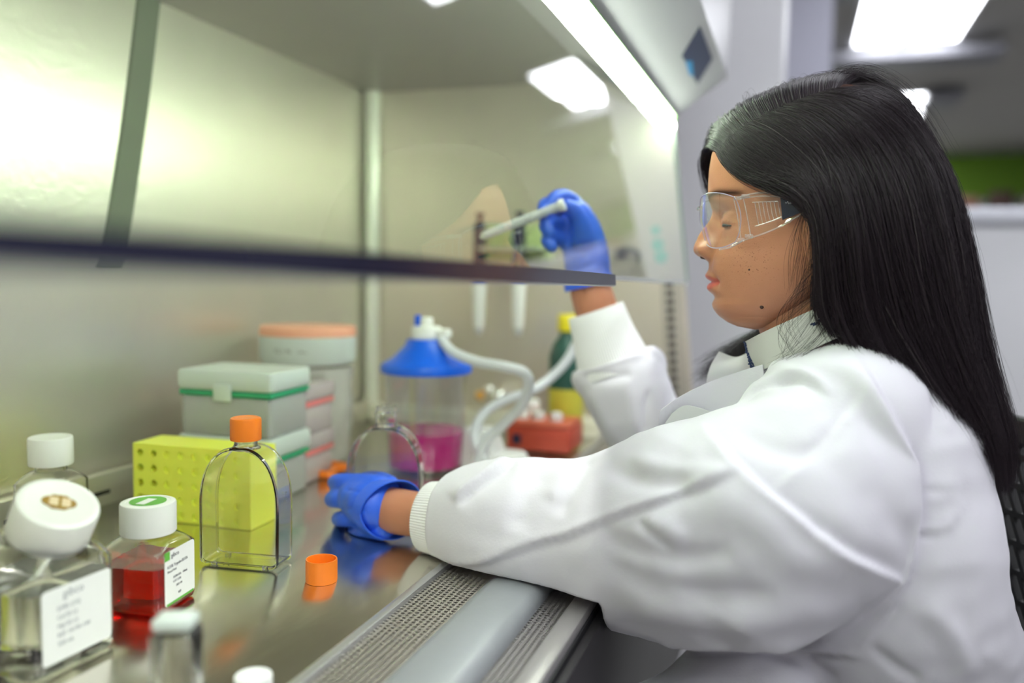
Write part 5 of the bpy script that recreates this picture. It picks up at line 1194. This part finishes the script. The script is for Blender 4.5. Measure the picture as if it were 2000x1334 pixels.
for sgn in (0, 1):
    fn = (lambda p: p) if sgn == 0 else mir
    V = [fn(lp(*ab)) for row in DG for ab in row]; n = 15
    F = [(i*n+j, (i+1)*n+j, (i+1)*n+j+1, i*n+j+1) for i in range(n-1) for j in range(n-1)]
    lens = gch('lens', V, F, LM)
    ed = [DG[i][0] for i in range(n)] + [DG[n-1][j] for j in range(1, n)] + [DG[i][n-1] for i in range(n-2, -1, -1)] + [DG[0][j] for j in range(n-2, 0, -1)]
    pts = [fn(lp(*ab)) for ab in ed]; pts.append(pts[0])
    q = MB().tube(pts, 0.00045, 8, 2); gch('lens_rim', q.V, q.F, PUR if sgn == 0 else EM, lens)
    dn = -0.071
    def sp_(px, py, dx=dn): return fn(PX(px, py, XH+dx))
    # side shield: top rail, bottom rail, posts, ribs, clear plate
    out = [(1436,388),(1447,383),(1480,378),(1520,378),(1556,388),(1585,398),(1560,420),(1530,440),(1490,455),(1462,466),(1448,474),(1440,450),(1446,420)]
    dxs = lambda px: -0.066-0.012*np.clip((px-1440)/90, 0, 1)
    V = [sp_(x, y, dxs(x)) for x, y in out]; cx, cy = 1490, 420; V.append(sp_(cx, cy, dxs(cx))); n = len(out)
    F = [(i, (i+1)%n, n) for i in range(n)]
    shd = gch('side_shield', V, F, LM)
    for pl, r in (([(1440,386),(1480,377),(1530,378),(1575,392)], 0.0008), ([(1446,388),(1485,383),(1525,385),(1570,397)], 0.0006), ([(1428,480),(1450,470),(1492,456),(1532,438),(1575,412)], 0.0008), ([(1404,487),(1428,482),(1450,470)], 0.0009)):
        q = MB().tube([sp_(x, y, dxs(x)-0.0004) for x, y in pl], r, 8, 6); gch('shield_rail', q.V, q.F, EM, shd)
    for pl in ([(1433,389),(1440,420),(1447,464)], [(1451,384),(1459,420),(1466,460)], [(1470,395),(1500,394),(1520,393)], [(1475,442),(1500,434),(1527,424)]):
        q = MB().tube([sp_(x, y, dxs(x)-0.0006) for x, y in pl], 0.0005, 8, 4); gch('shield_bar', q.V, q.F, EM, shd)
    for k in range(7):
        x = 1474+k*7.6; q = MB().tube([sp_(x, 394, dxs(x)-0.0006), sp_(x+4, 418, dxs(x)-0.0006), sp_(x+8.5, 441-k*2.5, dxs(x)-0.0006)], 0.00036, 6, 2); gch('shield_rib', q.V, q.F, EM, shd)
    for (x, y) in ((1441,387),(1456,383),(1446,468),(1463,461)):
        q = MB().bbox(-0.0022, 0.0022, -0.0035, 0.0035, -0.0016, 0.0016, 0.0006); c = sp_(x, y, dxs(x)-0.0008); q.V = [tuple(Vector(v)+c) for v in q.V]; gch('hinge', q.V, q.F, EM, shd)
    tm = [(1524,386),(1560,390),(1600,402),(1650,415),(1650,425),(1600,418),(1572,412),(1528,430)]
    dx2 = lambda px: -0.0785-0.004*np.clip((px-1524)/100, 0, 1)
    V = [sp_(x, y, dx2(x)) for x, y in tm] + [sp_(x, y, dx2(x)+0.002) for x, y in tm]; n = len(tm)
    F = [tuple(range(n)), tuple(range(2*n-1, n-1, -1))] + [(i, (i+1)%n, n+(i+1)%n, n+i) for i in range(n)]
    tpl = child('temple', [tuple(g_in @ Vector(v)) for v in V], F, pm('smoky_navy_plastic', (0.012,0.014,0.035), 0.2, trans=0.15, nz=(30,0.05,(1,1,1))), gls, False)
    if sgn == 0:
        c = PX(1562, 397, XH-0.0815); 
        T4 = Matrix.Translation(g_in @ c) @ Matrix.Rotation(-PI/2, 4, 'Z') @ Matrix.Rotation(PI/2, 4, 'X') @ Matrix.Rotation(math.radians(3), 4, 'Z') @ Matrix.Diagonal((-1, 1, 1, 1))
        text('MS Z87+', 0.0032, T4, pm('pale_engraving', (0.7,0.7,0.75), 0.5, nz=(30,0.03,(1,1,1))), tpl, 'engraved_text')
q = MB().tube([hp(1368,405,-.008), hp(1364,408,0), hp(1368,405,.008)], 0.0018, 10, 4); gch('nose_bridge', q.V, q.F, EM)

# ---------------------------------------------------------------- chair behind the person
ch = empty('office_chair', (0.86, -0.402, FL), math.radians(30), 'black chair with a slotted plastic back behind the white coat', 'chair')
def cl(p): return (p[0]-0.86, p[1]+0.34, p[2]-FL)
c0, c1 = D(2010,1010,.88), None
bk = MB(); yb = -0.245
BZ0, BZ1 = -0.22, 0.145; x_a, x_b = 0.66, 1.08
def slot_back():
    # grid of slanted slots: bars between them are real
    bars = MB(); t = 0.012
    bars.bbox(x_a-0.02, x_b+0.02, yb-t, yb, BZ1-0.03, BZ1, 0.004); bars.bbox(x_a-0.02, x_b+0.02, yb-t, yb, BZ0, BZ0+0.03, 0.004)
    bars.bbox(x_a-0.02, x_a, yb-t, yb, BZ0, BZ1, 0.004); bars.bbox(x_b, x_b+0.02, yb-t, yb, BZ0, BZ1, 0.004)
    z = BZ0+0.02; k = 0
    while z < BZ1-0.02:
        bars.extrude([(x_a, z), (x_b, z), (x_b, z+0.006), (x_a, z+0.006)], 'y', yb-t*0.8, yb-0.001)
        x = x_a-0.01+(0.007 if k % 2 else 0)
        while x < x_b-0.01:
            xa, xb = max(x_a, x), max(x_a, x+0.012)
            bars.extrude([(xa, z+0.006), (xa+0.0055, z+0.006), (xb+0.0055, z+0.030), (xb, z+0.030)], 'y', yb-t*0.8, yb-0.001); x += 0.0150
        z += 0.030; k += 1
    return bars
bars = slot_back(); bars.V = [cl(v) for v in bars.V]; bars.build('backrest', M['black'], ch, False)
sm = MB().bbox(0.64, 1.10, -0.26, 0.14, -0.30, -0.25, 0.02); sm.V = [cl(v) for v in sm.V]; sm.build('seat', M['black'], ch)
sm = MB().bbox(0.85, 0.89, -0.29, -0.255, -0.34, -0.10, 0.005).bbox(0.83, 0.91, -0.28, -0.05, -0.345, -0.30, 0.005); sm.V = [cl(v) for v in sm.V]; sm.build('back_support', M['black'], ch)
sm = MB().lathe([(0.025,0.06),(0.025,0.25),(0.018,0.25),(0.018,0.43)], 24, (0.01,0.28,0)); sm.build('gas_lift', M['steel_dark'], ch)
for k in range(5):
    a = 2*PI*k/5+0.3; r = MB().tube([(0.01,0.28,0.085),(0.01+0.13*math.cos(a),0.28+0.13*math.sin(a),0.075),(0.01+0.26*math.cos(a),0.28+0.26*math.sin(a),0.055)], [0.022,0.018,0.013], 10, 3); r.build('leg', M['black'], ch)
    w_ = MB().lathe([(0.018,-0.012),(0.024,-0.010),(0.024,0.010),(0.018,0.012)], 20, (0.01+0.265*math.cos(a),0.28+0.265*math.sin(a),0.0245), Matrix.Rotation(PI/2, 4, 'X')); w_.build('caster', M['black'], ch)
